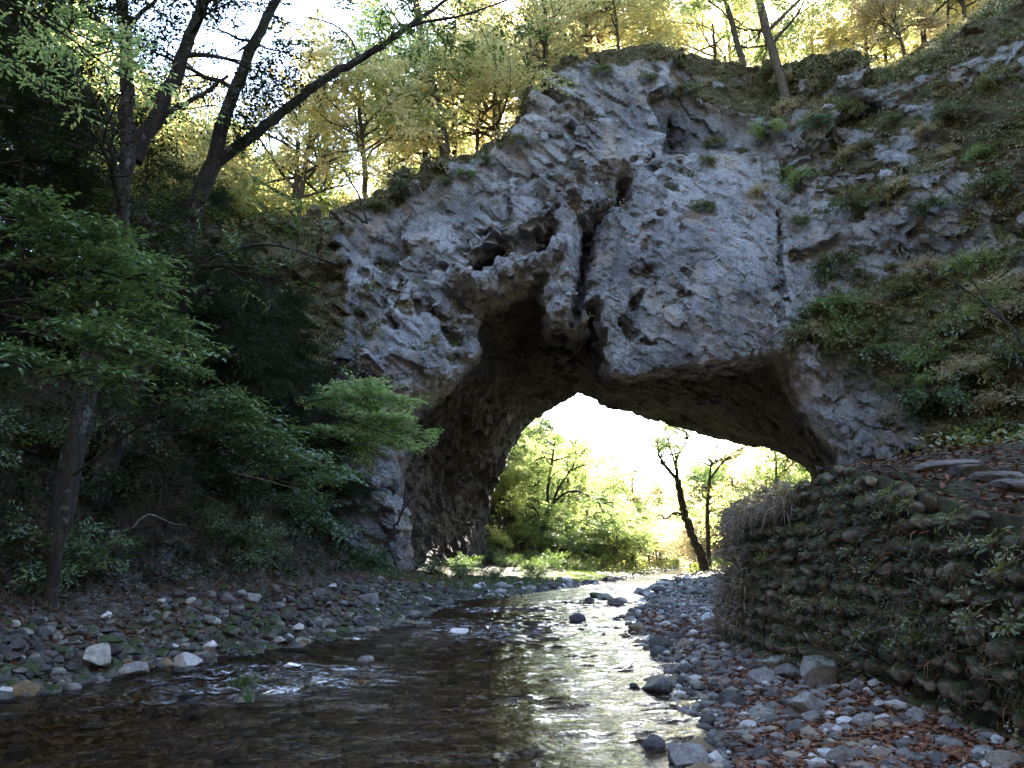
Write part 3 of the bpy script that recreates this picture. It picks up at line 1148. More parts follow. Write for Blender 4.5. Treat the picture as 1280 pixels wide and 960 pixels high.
for i, (x, y, s) in enumerate(BK + BK2):
    z = max(float(G(x, y)), float(ztop(np.array(float(x)), np.array(float(y)))) if y > 45 else 0)
    put('round', (x, y, z), random.uniform(0, 6.28), s, ('lime green' if i % 2 else 'yellow') + ' wood tree behind the dark evergreens', 'sunlit trees behind the evergreens', 'leaf_lime' if i % 2 else 'leaf_yellow')

# --- valley beyond the arch
for (x, y, sc, m) in [(3, 92, 1.0, 'leaf_lime'), (7, 98, 1.05, 'leaf_green'), (11, 106, 1.1, 'leaf_lime'), (-1, 88, 1.0, 'leaf_lime'), (13.5, 113, 1.05, 'leaf_green'), (-4, 95, 1.2, 'leaf_lime'), (16, 124, 1.1, 'leaf_lime'), (8.5, 87, .9, 'leaf_lime'), (12, 92, .95, 'leaf_lime'), (6, 85.5, .8, 'leaf_green')]:
    put('spread', (x, y, float(G(x, y))), random.uniform(0, 6.28), sc, f'{COLW[m]} tree shading the left bank ' + ('just past the arch' if y < 100 else 'at the first bend past the arch'), 'trees beyond the arch', m)
n = 0
while n < 175:
    y = 84 + 190 * random.random() ** 1.3
    L, R = float(Ledge(np.array(y))), float(Redge(np.array(y)))
    wv = 10 + .22 * (y - 80)
    x = L - 1.5 - random.random() * wv * 1.6 if random.random() < .55 else R + 1.5 + random.random() * wv * 1.6
    z = float(G(x, y))
    px, py = project(np.array([x, y, z]))
    if not 560 < px < 1090 or (y < 95 and 640 < px < 940):
        continue
    lim = np.interp(px, [600, 680, 715, 745, 800, 850, 900, 960, 1040], [480, 520, 545, 572, 588, 598, 572, 550, 535]) + random.uniform(-4, 26)
    sc = (py - lim) / F * y / 12.0
    if sc < .3:
        continue
    sc = min(sc, random.uniform(1.0, 1.5) * (1 + .5 * (y > 150)))
    m = random.choices(['leaf_lime', 'leaf_green', 'leaf_tan'], [55, 40, 5] if px < 740 else ([40, 34, 26] if y < 130 else [45, 10, 45]))[0]  # paler leaves on the farthest trees stand in for haze
    side = 'left bank' if x < L else 'right bank'
    dist = 'just past the arch' if y < 105 else ('at the first bend upstream' if y < 130 else ('further up the valley' if y < 165 else ('far up the valley' if y < 210 else 'at the valley head')))
    put('spread' if random.random() < .5 else 'round', (x, y, z), random.uniform(0, 6.28), sc, f'{COLW[m]} tree on the {side} {dist}', 'trees beyond the arch', m)
    n += 1

# --- shrubs
sh = {
    'lime': make_shrub('round_bush', 'bush', 1.7, 1.5, M['leaf_lime'], 16),
    'green': make_shrub('round_bush', 'bush', 1.6, 1.5, M['leaf_green'], 16),
    'tan': make_shrub('dry_bush', 'bush', 1.3, 1.2, M['leaf_tan'], 12),
    'cliff': make_shrub('cliff_shrub', 'shrub', 1.0, 1.1, M['leaf_shrub'], 14, SP_SHRUB, .12, .40),
}
for n_, o_ in sh.items():
    protos['shrub_' + n_] = [o_]
BUSH = [(1, 84, 1.2, 'lime'), (4.5, 88, 1.3, 'green'), (8, 92, 1.4, 'green'), (-1.5, 80, 1.0, 'lime'), (11, 98, 1.3, 'green'), (14, 108, 1.3, 'lime'), (17, 118, 1.3, 'tan'), (20, 128, 1.3, 'lime'), (6, 79, .7, 'tan'),
        (9.5, 86, .8, 'tan'), (13, 96, .8, 'tan'), (18.5, 112, .9, 'tan'), (23, 134, 1.1, 'tan'), (30, 122, 1.2, 'lime'), (26, 100, 1.0, 'lime'), (23.5, 88, .9, 'green'), (28, 108, 1.2, 'tan'), (34, 135, 1.3, 'tan'),
        (27, 145, 1.2, 'tan'), (32, 160, 1.4, 'lime'), (37, 172, 1.4, 'tan')]
BW = {'lime': 'lime green', 'green': 'mid green', 'tan': 'dry tan'}
for (x, y, s, m) in BUSH:
    side = 'left' if x < float(Ledge(np.array(y))) + 1 else 'right'
    put('shrub_' + m, (x, y, float(G(x, y))), random.uniform(0, 6.28), s, f'{BW[m]} bush on the {side} bank ' + ('right behind the arch' if y < 90 else ('past the first bend' if y < 115 else 'far upstream')), 'bushes beyond the arch', dz=-.1)
for (x, y, s, m) in [(7.8, 21, .9, 'green'), (9.5, 25, 1.0, 'lime'), (11.5, 30, 1.2, 'lime'), (13, 36, 1.3, 'lime'), (8.3, 17.8, .55, 'cliff'), (15, 41, 1.2, 'green')]:
    put('shrub_' + m, (x, y, float(G(x, y))), random.uniform(0, 6.28), s, {'green': 'mid green', 'lime': 'lime green', 'cliff': 'olive'}[m] + ' leafy bush on the right bank behind the cobble wall', 'bushes behind the cobble wall', dz=-.1)
for (x, y, s, m) in [(-1.2, 47, .6, 'green'), (1.5, 52, .6, 'green'), (-2.5, 43, .5, 'cliff'), (-4.5, 36, .55, 'cliff'), (-3.5, 56, .7, 'green'), (3, 60, .6, 'cliff'), (3.5, 74, .9, 'green'), (-.5, 72, .8, 'green'), (6.5, 76, .8, 'green'), (-3.5, 68, .7, 'cliff'), (1.5, 66, .7, 'green'), (5, 69, .6, 'cliff'), (-5, 50, .7, 'green'), (-5.6, 42.5, .8, 'cliff'), (-7.6, 41, .9, 'green'), (-4.2, 44.5, .6, 'cliff'), (-9.4, 40, 1.0, 'cliff'), (-3, 47.5, .6, 'green'), (-6.6, 39, .6, 'cliff'), (-3, 76, 1.1, 'green'), (0, 78, 1.2, 'green'), (2.5, 79, 1.1, 'green'), (5, 81, 1.1, 'lime'), (7.5, 80, .9, 'green'), (-5, 80, 1.3, 'green'), (9, 83, 1.0, 'green'), (8, 76, .7, 'cliff'), (4, 64, .5, 'cliff'), (2, 70, .7, 'green'), (-7, 46, .8, 'cliff')]:
    put('shrub_' + m, (x, y, float(G(x, y))), random.uniform(0, 6.28), s, ('olive' if m == 'cliff' else ('lime green' if m == 'lime' else 'mid green')) + ' low bush ' + ('at the left foot of the arch' if y < 58 else ('on the left bank under the arch' if y < 72 else 'where the left bank leaves the arch')), 'bushes under the left side of the arch', dz=-.1)
for i, (x, y, s) in enumerate([(-7.6, 13, .6), (-8.8, 15.5, .8), (-6.4, 18, .6), (-7.6, 20.5, .8), (-6.6, 24, .8), (-8.6, 23, .9), (-8.2, 28, .9), (-10, 26.5, 1.0), (-10.4, 33, 1.0), (-9.2, 31, .8), (-9.8, 12, .9), (-11.5, 20, 1.1)]):
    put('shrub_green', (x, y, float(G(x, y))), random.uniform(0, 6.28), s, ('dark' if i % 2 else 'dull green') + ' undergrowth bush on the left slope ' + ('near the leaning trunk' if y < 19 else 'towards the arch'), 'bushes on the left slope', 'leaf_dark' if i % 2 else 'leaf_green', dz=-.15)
CLIFF = [(1050, 375, 1.5), (1075, 400, 1.3), (1090, 430, 1.2), (1110, 470, .8), (1020, 400, .9), (1150, 330, 1.0), (1180, 420, 1.3), (1215, 470, 1.3), (1250, 500, 1.3), (1200, 540, 1.1), (1265, 430, 1.2),
         (1050, 250, 1.1), (1110, 230, 1.0), (1000, 210, .9), (960, 230, .8), (1230, 220, 1.0), (1170, 260, .9), (950, 160, .9), (900, 170, .7), (880, 190, .6), (1010, 150, .9), (1060, 130, 1.0), (1240, 100, .9),
         (1185, 130, .9), (1245, 350, 1.2), (700, 90, .5), (760, 80, .6), (560, 215, .5), (500, 240, .5), (610, 190, .5), (480, 250, .6), (850, 105, .8), (800, 90, .6), (1175, 570, .9), (1240, 560, 1.0), (580, 205, .5), (640, 165, .5)]
for k in range(46):
    q = (random.uniform(1010, 1290), random.uniform(310, 570))
    if q[0] > 1000 + max(0, q[1] - 400) * 1.1:
        CLIFF.append((*q, random.uniform(.7, 1.35)))
for k in range(16):
    CLIFF.append((random.uniform(860, 1280), random.uniform(90, 290), random.uniform(.5, .9)))
for (px, py, s) in CLIFF:
    p, n = arch_at(px, py, 9)
    if p is None:
        continue
    mt = random.choices([None, 'leaf_lime', 'leaf_green', 'leaf_tan'], [50, 16, 16, 18])[0]
    cw = {None: 'olive', 'leaf_lime': 'bright green', 'leaf_green': 'mid green', 'leaf_tan': 'dry tan'}[mt]
    if px > 1000 and py > 320:
        lab = f'{cw} shrub on the right-hand cliff ' + ('just above the path' if py > 500 else ('level with the arch roof' if py > 410 else 'above the arch roof'))
    elif px > 860:
        lab = f'{cw} shrub on the ' + ('top ledges' if py < 170 else 'middle ledges') + ' of the right-hand cliff'
    elif px > 690:
        lab = f'small {cw} shrub at the rocky peak of the arch'
    else:
        lab = f'small {cw} shrub on the sloping left rim of the arch'
    put('shrub_cliff', p + n * .1, random.uniform(0, 6.28), s, lab, 'shrubs growing on the arch', mt, dz=-.1)

# ------------------------------------------------------------------ hero trees
def leafy_branch(t, p0, p1, r, sag=.3, side=7, Ls=1.0):
    p0, p1 = np.array(p0, float), np.array(p1, float)
    mid = (p0 + p1) / 2 + np.array([0, 0, sag])
    Q, R = t.limb([p0, mid, p1], r, .008, 10, 5)
    D = p1 - p0
    L = np.linalg.norm(D)
    for k in range(side):
        f = .3 + .7 * (k + .5) / side
        i = min(int(f * 9), 8)
        q = Q[i] + (Q[i + 1] - Q[i]) * (f * 9 - i)
        h = np.array([-D[1], D[0], 0]) / (np.linalg.norm(D[:2]) + 1e-6) * (1 if k % 2 else -1)
        d = h * rng.uniform(.6, 1.1) + D / L * .8 + np.array([0, 0, rng.normal(-.05, .05)])
        t.grow(q, d, Ls * rng.uniform(.6, 1.1) * (1.15 - .5 * f), .012, 1, .6, -.02, .85, 4, .6, .22)
    t.tips.append((Q[-1], D / L))
    t.tips.append((Q[-2], D / L))


def hero(name, label, cat, limbs, bark, leafy=None, per=2, size=.6, jit=.2, tpl=SP_BROAD, mat='leaf_lime', upmix=.85, group=None, keep=1.0, droop=0.0):
    """limbs: list of (pixel path, distance or pair of distances, r0, r1, twigs, twig length, levels)"""
    t = Tree()
    base = None
    for (path, Y, r0, r1, tw, tl, lv) in limbs:
        ys = np.linspace(*(Y if isinstance(Y, tuple) else (Y, Y)), len(path))
        P = np.array([pt(a, b, yy) for (a, b), yy in zip(path, ys)])
        if base is None:
            g = float(G(P[0][0], P[0][1]))
            if g < P[0][2] and P[0][2] - g < 6 and lv >= 0:
                P = np.vstack([[P[0][0], P[0][1], g - .3], P])
            base = P[0].copy()
        Q, R = t.limb(P, r0, r1, max(12, 4 * len(P)), 10 if r0 > .1 else 6)
        for k in range(tw):
            f = rng.uniform(.35, 1)
            i = min(int(f * (len(Q) - 1)), len(Q) - 2)
            T = Q[i + 1] - Q[i]
            T /= np.linalg.norm(T)
            d = T * .6 + rand_units(1)[0] * np.array([1, 1, .5]) + np.array([0, 0, .15])
            t.grow(Q[i], d, tl * rng.uniform(.6, 1.1), max(R[i] * .6, .10) if min(ys) > 70 else R[i] * .45, max(lv, 0), .75, .03, .2, 4, .62, .35)
    if leafy:
        for (a, ya, b, yb, r, sag, side, Ls) in leafy:
            leafy_branch(t, pt(*a, ya), pt(*b, yb), r, sag, side, Ls)
    cr = t.crown(tpl, per, size, jit, 'crown', M[mat], upmix, droop, keep, .12 if upmix > .91 else .45)
    return finish(t, name, base, label, cat, M[bark], cr, group)


# forked tree on the left slope whose long limb reaches over the stream
hero('forked_tree', 'dark forked tree with one long limb reaching up right over the stream', 'tree',
     [([(105, 690), (150, 525), (200, 395), (238, 280), (265, 208)], (15, 15.5), .24, .18, 3, 2.0, 2),
      ([(265, 208), (283, 140), (318, 52), (352, -10), (372, -70)], (15.5, 16), .16, .08, 7, 2.2, 2),
      ([(265, 208), (300, 182), (350, 142), (400, 102), (452, 72), (478, 58)], (15.5, 17), .13, .085, 2, 1.5, 2),
      ([(478, 58), (510, 32), (548, 8), (580, -20)], (17, 17.5), .075, .03, 4, 1.6, 2),
      ([(478, 58), (520, 28), (572, 22), (640, -2)], (17, 18), .05, .02, 4, 1.5, 2),
      ([(448, 76), (440, 48), (414, 28), (385, 22)], (16.8, 16.4), .025, .012, 2, .9, 1),
      ([(200, 395), (240, 330), (330, 300), (420, 330)], (15.5, 17), .05, .02, 4, 1.4, 2)],
     'bark', None, 1, .40, .22, SP_BROAD, 'leaf_green', .85, keep=.3)
hero('tall_tree', 'tall dark trunk standing left of the forked tree, splitting near the top', 'tree',
     [([(60, 690), (95, 560), (122, 420), (150, 290), (160, 170), (158, 60), (150, -40)], (13, 14), .21, .11, 6, 2.2, 2),
      ([(166, 200), (190, 150), (222, 90), (255, 0), (270, -60)], (13.8, 14.2), .17, .09, 6, 2.0, 2),
      ([(185, 160), (215, 138), (250, 120), (285, 95)], (13.9, 14.4), .07, .03, 4, 1.5, 2),
      ([(150, 200), (120, 150), (95, 90), (60, 40)], (13.8, 13.2), .06, .02, 5, 1.6, 2)],
     'bark', None, 2, .42, .22, SP_FINE, 'leaf_dark', .85)
hero('pale_trunk_tree', 'leaning tree with lichened bark low at the left edge', 'tree',
     [([(72, 680), (88, 580), (105, 470), (112, 380), (108, 300)], (12, 12.5), .10, .06, 4, 1.6, 2)],
     'bark', None, 2, .42, .22, SP_FINE, 'leaf_dark', .85)
# layered maple branches in the foreground
hero('layered_maple', 'young tree at the left edge with layered bright green leaf sprays', 'tree',
     [([(-120, 720), (-110, 560), (-95, 420), (-80, 300), (-60, 180)], 9.2, .08, .04, 0, 1, 1)], 'bark',
     [((-100, 430), 9.2, (205, 455), 9.6, .03, .35, 11, .95), ((-100, 470), 9.2, (90, 480), 9.0, .025, .3, 8, .8), ((-95, 400), 9.2, (180, 405), 10, .03, .4, 10, 1.0), ((-90, 350), 9.2, (170, 350), 9.8, .03, .3, 9, .9),
      ((-85, 320), 9.2, (120, 300), 9.5, .025, .2, 8, .9), ((-80, 300), 9.2, (60, 280), 9.0, .02, .2, 6, .8)],
     2, .36, .06, SP_NEAR, 'leaf_maple', .92)
hero('small_maple', 'small tree with spreading green leaf layers above the left bank', 'tree',
     [([(205, 690), (212, 640), (204, 590), (190, 545), (196, 510)], 16, .05, .025, 0, 1, 1)], 'bark',
     [((200, 570), 16, (385, 596), 17, .03, .3, 12, 1.2), ((195, 545), 16, (330, 560), 16.5, .025, .3, 9, 1.1), ((192, 530), 16, (290, 515), 16, .025, .2, 9, 1.1), ((195, 540), 16, (120, 560), 15.6, .025, .2, 7, 1.0),
      ((196, 515), 16, (250, 495), 16.4, .02, .2, 6, 1.0)],
     2, .46, .08, SP_NEAR, 'leaf_maple', .92)
hero('slope_maple', 'small tree reaching fresh green sprays over the left edge of the arch', 'tree',
     [([(330, 690), (336, 620), (345, 560), (352, 510)], 26, .07, .03, 2, 1.2, 1)], 'bark',
     [((350, 530), 26, (505, 552), 28, .035, .6, 12, 1.8), ((350, 515), 26, (480, 505), 28, .03, .5, 10, 1.7), ((352, 510), 26, (430, 480), 27, .03, .4, 8, 1.5), ((345, 540), 26, (440, 560), 27, .03, .3, 8, 1.4)],
     2, .62, .12, SP_NEAR, 'leaf_lime', .92)
hero('overhanging_tree', 'tree outside the top left corner hanging bright green leaves into view', 'tree',
     [([(-190, 720), (-180, 400), (-160, 100), (-130, -60)], 8, .1, .05, 0, 1, 1)], 'bark',
     [((-140, -20), 8, (150, 70), 8.4, .02, .3, 10, .7), ((-140, -40), 8, (185, 120), 8.8, .02, .4, 10, .7), ((-130, -60), 8, (110, 20), 8.2, .02, .2, 8, .7), ((-150, 20), 8, (70, 120), 8.2, .02, .2, 7, .6)],
     1, .30, .06, SP_NEAR, 'leaf_lime', .85, keep=.7)
# crest trees with plain trunks
for nm, lab, limbs in [
    ('crest_tree', 'leaning tree with a thick bare trunk on the right crest of the arch',
     [([(985, 128), (972, 80), (955, 30), (942, -30), (935, -90)], 50.5, .42, .22, 9, 4.5, 2), ([(958, 40), (1000, 0), (1040, -40)], 50.5, .16, .08, 5, 3.5, 2)]),
    ('crest_tree', 'slim tree with a bare trunk left of the thick one on the crest',
     [([(930, 76), (918, 45), (908, 0), (900, -60)], 54, .28, .15, 8, 4, 2)]),
    ('crest_tree', 'sunlit stump-rooted tree on the left rim of the arch',
     [([(558, 172), (545, 140), (530, 70), (520, 0), (516, -60)], 55, .50, .22, 10, 4.5, 2)])]:
    t = Tree()
    base = None
    for (path, Y, r0, r1, tw, tl, lv) in limbs:
        if base is None:
            hit, _n = arch_at(path[0][0], path[0][1] + 8, 7)
            if hit is not None:
                Y0 = hit[1] + .3
            else:
                Y0 = Y
        P = np.array([pt(a, b, Y0) for a, b in path])
        if base is None:
            P = np.vstack([P[0] - [0, 0, 4.5], P])
            base = P[0].copy()
        Q, R = t.limb(P, r0, r1, 16, 8)
        for k in range(tw):
            f = rng.uniform(.4, 1)
            i = int(f * 14)
            t.grow(Q[i], rand_units(1)[0] * [1, 1, .4] + np.array([0, 0, .35]), tl * rng.uniform(.6, 1.1), R[i] * .4, lv, .75, .02, .2, 4, .62, .45)
    finish(t, nm, base, lab, 'tree', M['bark_mid'], t.crown(SP_BROAD, 2, .7, .3, 'crown', M['leaf_lime'], .8, keep=.8))

# trees framed by the arch
hero('curved_tree', 'many-stemmed dark tree with arching limbs framed in the arch, left of centre', 'tree',
     [([(676, 690), (680, 665), (684, 646)], 84, .34, .30, 0, 1, 2),
      ([(684, 646), (685, 611), (690, 575), (694, 552)], 84, .22, .10, 6, 2.4, 2),
      ([(683, 650), (699, 608), (714, 588), (722, 570), (716, 552)], 84, .17, .06, 5, 2.2, 2),
      ([(685, 640), (692, 628), (705, 617), (719, 612), (740, 622), (764, 632)], 84, .18, .05, 4, 2.0, 2),
      ([(690, 575), (676, 571), (663, 581)], 84, .10, .04, 2, 1.6, 2),
      ([(676, 660), (672, 640), (662, 628)], 84, .10, .04, 2, 1.4, 2)],
     'bark', None, 2, .7, .3, SP_FINE, 'leaf_lime', .9, keep=.30)
hero('leaning_tree', 'dark leaning tree with bare forking limbs at the right of the arch', 'tree',
     [([(882, 712), (876, 694), (865, 670), (853, 634), (847, 599)], 78, .50, .30, 0, 1, 2),
      ([(847, 599), (835, 587), (823, 569), (821, 556)], 78, .22, .07, 9, 2.6, 2),
      ([(847, 599), (845, 572), (858, 552), (866, 538)], 78, .18, .06, 9, 2.6, 2),
      ([(846, 590), (840, 566), (834, 548)], 78, .14, .05, 3, 1.8, 2),
      ([(858, 644), (842, 640), (834, 649), (822, 648)], 78, .15, .05, 2, 1.6, 2)],
     'bark', None, 2, .6, .3, SP_FINE, 'leaf_lime', .9, keep=.8)
hero('upright_tree', 'upright forked tree close beside the leaning tree in the arch', 'tree',
     [([(887, 712), (885, 680), (884, 628), (887, 599)], 82, .26, .18, 3, 1.6, 2),
      ([(887, 599), (900, 582), (915, 566), (928, 560)], 82, .14, .05, 7, 2.4, 2),
      ([(887, 599), (889, 575), (897, 556)], 82, .12, .05, 7, 2.4, 2),
      ([(885, 632), (900, 622), (905, 608)], 82, .08, .04, 3, 1.4, 2)],
     'bark', None, 2, .7, .3, SP_FINE, 'leaf_yellow', .9, keep=.3)
hero('leafy_tree', 'lime green leafy tree tucked against the left wall of the arch', 'tree',
     [([(606, 690), (610, 628), (618, 566), (625, 530)], 86, .32, .15, 9, 3.2, 2), ([(612, 640), (640, 600), (660, 590)], 86, .12, .05, 6, 3.0, 2), ([(610, 660), (650, 640), (672, 650)], 86, .12, .05, 6, 3.0, 2)],
     'bark', None, 3, .8, .35, SP_FINE, 'leaf_lime', .85)
# bare twiggy sapling on the right cliff
hero('bare_sapling', 'nearly bare sapling leaning in from the right edge before the cliff', 'tree',
     [([(1330, 600), (1310, 480), (1268, 412), (1222, 372), (1180, 345), (1140, 335)], (24, 25), .08, .02, 8, 1.6, 2), ([(1268, 412), (1235, 380), (1205, 335), (1185, 310)], (24.4, 25), .05, .015, 5, 1.4, 2)],
     'bark', None, 1, .45, .2, SP_FINE, 'leaf_shrub', .9, keep=.35)

# prototypes: remove the unused originals
for ps in protos.values():
    for p in ps:
        for c in list(p.children):
            bpy.data.objects.remove(c)
        bpy.data.objects.remove(p)

# ------------------------------------------------------------------ stones
_bm_cache = {}


def ico(sub):
    if sub not in _bm_cache:
        import bmesh
        bm = bmesh.new()
        bmesh.ops.create_icosphere(bm, subdivisions=sub, radius=1)
        V = np.array([v.co[:] for v in bm.verts])
        Fc = np.array([[v.index for v in f.verts] for f in bm.faces])
        bm.free()
        _bm_cache[sub] = (V, Fc)
    return _bm_cache[sub]


def stone_verts(sub, cuts, seed, squash=(1, .8, .6), rough=.10):
    r = np.random.default_rng(seed)
    V, Fc = ico(sub)
    V = V.copy()
    for _ in range(cuts):
        n = r.normal(size=3)
        n /= np.linalg.norm(n)
        d = r.uniform(.45, .8)
        s = V @ n
        V -= np.clip(s - d, 0, None)[:, None] * n
    V *= 1 + rough * fbm(V * 1.6 + seed * 3.3, 3, seed)[:, None]
    V *= np.array(squash) * r.uniform(.85, 1.15, 3)
    return V, Fc


STONES = {}
for kind, (sub, cuts, n) in {'angular': (3, 12, 7), 'cobble': (3, 3, 6), 'slab': (3, 9, 4)}.items():
    STONES[kind] = [np_mesh('stone', *(lambda v, f: (v, [f]))(*stone_verts(sub, cuts, 100 + i * 7 + len(kind), (1, .8, .58) if kind != 'slab' else (1, .8, .28))), M['stone_grey'], kind == 'cobble') for i in range(n)]


def rock(name, kind, loc, size, mat, label, group=None, cat='rock', sink=.25, rz=None, scale=None):
    me = random.choice(STONES[kind])
    o = link(name, me)
    s = size / 2
    sc = scale or (1, 1, 1)
    o.scale = (s * sc[0], s * sc[1], s * sc[2])
    o.rotation_euler = (random.uniform(-.2, .2), random.uniform(-.2, .2), random.uniform(0, 6.28) if rz is None else rz)
    hz = (.28 if kind == 'slab' else .55) * s * sc[2]
    o.location = (loc[0], loc[1], loc[2] + hz * (1 - 2 * sink))
    o.material_slots[0].link = 'OBJECT'
    o.material_slots[0].material = M[mat]
    return tag(o, label, cat, group)


def depth(p):
    return p[1] * CP + (p[2] - CAMZ) * SP


HERO = [  # px, py(foot), width px, kind, material, label, sink, scale
    (821, 866, 58, 'cobble', 'stone_wet', 'smooth dark domed boulder alone in the bright shallows', .3, (1, .8, 1)),
    (826, 812, 36, 'cobble', 'stone_dark', 'dark rounded stone at the water edge touching the tan cobble', .25, None),
    (824, 820, 24, 'cobble', 'stone_wet', 'small wet black stone in front of the dark rounded stone at the edge', .3, None),
    (857, 812, 26, 'cobble', 'stone_tan', 'round tan cobble beside the dark stones at the water edge', .2, None),
    (792, 860, 16, 'cobble', 'stone_wet', 'little black stone just left of the domed boulder', .3, None),
    (1022, 858, 78, 'angular', 'stone_pale_moss', 'large angular boulder leaning against the foot of the cobble wall', .18, (1, .8, 1.5)),
    (985, 850, 40, 'angular', 'stone_grey', 'blue grey wedge stone left of the large angular boulder', .2, (1, 1, 1.5)),
    (953, 857, 44, 'cobble', 'stone_grey', 'rounded grey cobble in front of the wall left of the boulder', .2, None),
    (972, 836, 56, 'slab', 'stone_pale_moss', 'flat pale slab behind the rounded grey cobble', .2, None),
    (1012, 893, 84, 'angular', 'stone_grey', 'broad fractured grey rock in the middle of the gravel bar', .3, (1, .8, .8)),
    (914, 886, 46, 'cobble', 'stone_dark', 'dark slate grey cobble near the water on the gravel bar', .25, None),
    (952, 902, 50, 'angular', 'stone_pale_moss', 'dull olive grey block left of the broad fractured rock', .25, None),
    (858, 958, 70, 'angular', 'stone_grey', 'pale blue grey angular rock at the waterline in front', .22, (1, .9, 1.1)),
    (815, 935, 40, 'cobble', 'stone_wet', 'black wet stone in the water behind the angular waterline rock', .3, None),
    (1098, 886, 24, 'angular', 'stone_white', 'small white block right of the fractured rock', .2, None),
    (1041, 852, 20, 'angular', 'stone_white', 'white angular pebble in front of the large boulder', .1, (1, 1, 1.4)),
    (1172, 880, 22, 'angular', 'stone_white', 'white stone standing upright on the grey block near the wall', .0, (1, 1, 1.4)),
    (1174, 890, 24, 'angular', 'stone_grey', 'grey block under the upright white stone', .2, (1, 1, 1.3)),
    (1228, 950, 40, 'angular', 'stone_white', 'big white stone near the bottom right corner', .2, None),
    (1262, 962, 52, 'cobble', 'stone_tan', 'tan cobble in the bottom right corner', .3, None),
    (1145, 925, 26, 'slab', 'stone_white', 'thin white slab among red leaves on the bar', .1, None),
    (935, 835, 22, 'cobble', 'stone_grey', 'grey pebble row end near the dried grass at the wall', .2, None),
    (1105, 838, 28, 'cobble', 'stone_tan', 'brownish round cobble at the wall foot, right of the boulder', .2, None),
    (1132, 842, 26, 'cobble', 'stone_moss', 'green tinged cobble at the wall foot beside the dry grass', .2, None),
    (1075, 832, 24, 'cobble', 'stone_grey', 'grey cobble tucked against the wall just right of the boulder', .2, None),
    (888, 778, 26, 'angular', 'stone_white', 'pale pointed stone on the far end of the gravel bar', .2, (1, 1, 1.3)),
    (888, 795, 22, 'cobble', 'stone_grey', 'round grey stone below the pale pointed stone', .2, None),
    (305, 888, 40, 'angular', 'stone_moss', 'mossy grass-topped rock alone in the dark rapids', -.05, (1.1, .9, 1.2)),
    (571, 795, 30, 'slab', 'stone_white', 'flat pale slab breaking the surface in mid stream', .1, (1, .8, 1.6)),
    (458, 829, 26, 'cobble', 'stone_grey', 'half-drowned grey stone left in the stream', .35, None),
    (722, 777, 26, 'cobble', 'stone_wet', 'low black rock in the glittering riffle', .3, None),
    (745, 748, 22, 'angular', 'stone_moss', 'mossy rock heading the stone heap in the riffle upstream', .2, None),
    (757, 750, 24, 'angular', 'stone_pale_moss', 'pale rock right of the mossy one on the stone heap upstream', .2, None),
    (738, 753, 18, 'angular', 'stone_dark', 'dark rock left of the mossy one on the stone heap upstream', .2, None),
    (770, 757, 40, 'slab', 'stone_grey', 'low grey slab beside the mossy rock heap', .2, None),
    (825, 742, 22, 'cobble', 'stone_dark', 'dark round stone upstream where the water shines', .2, None),
    (342, 800, 52, 'angular', 'stone_moss', 'large moss-brown boulder at the left waterline', .2, (1, .9, 1.1)),
    (372, 792, 22, 'angular', 'stone_white', 'white stone touching the mossy left boulder', .15, None),
    (346, 806, 30, 'slab', 'stone_white', 'pale slab in front of the mossy left boulder', .15, None),
    (378, 806, 26, 'angular', 'stone_pale_moss', 'whitish block at the water edge right of the mossy boulder', .15, None),
    (120, 838, 66, 'slab', 'stone_pale_moss', 'long flat ledge stone at the dark left waterline', .1, (1, .8, 1.8)),
    (165, 846, 44, 'angular', 'stone_grey', 'grey block at the end of the long ledge stone', .2, None),
    (232, 836, 46, 'angular', 'stone_white', 'cluster-topping pale block on the left waterline', .2, None),
    (262, 818, 34, 'angular', 'stone_white', 'white block at the point of the left stone spit', .2, None),
    (215, 812, 22, 'angular', 'stone_white', 'small white wedge behind the left stone spit', .2, None),
    (8, 868, 26, 'slab', 'stone_white', 'pale slab at the left edge of the water', .1, None),
    (132, 776, 24, 'angular', 'stone_white', 'white stone on the dark left bank above the ledge', .15, None),
    (200, 757, 20, 'angular', 'stone_white', 'bright white pebble half way up the left bank', .15, None),
]
used = []
for (px, py, w, kd, m, lab, sink, sc) in HERO:
    p = gpix(px, py)
    size = w / F * depth(p)
    used.append((p[0], p[1], size))
    nm = 'boulder' if w > 50 else ('slab_rock' if kd == 'slab' else 'river_stone')
    rock(nm, kd, p, size, m, lab, None, 'boulder' if w > 50 else 'stone', sink, None, sc)


def clear(x, y, s):
    for a, b, c in used:
        if (a - x) ** 2 + (b - y) ** 2 < (.45 * (c + s)) ** 2:
            return False
    return True


SZ = lambda s: 'large' if s > .34 else ('fist-sized' if s < .17 else 'medium')
MW = {'stone_grey': 'grey', 'stone_white': 'white', 'stone_dark': 'dark slate', 'stone_tan': 'tan', 'stone_moss': 'mossy', 'stone_pale_moss': 'dull pale', 'stone_wet': 'wet black'}
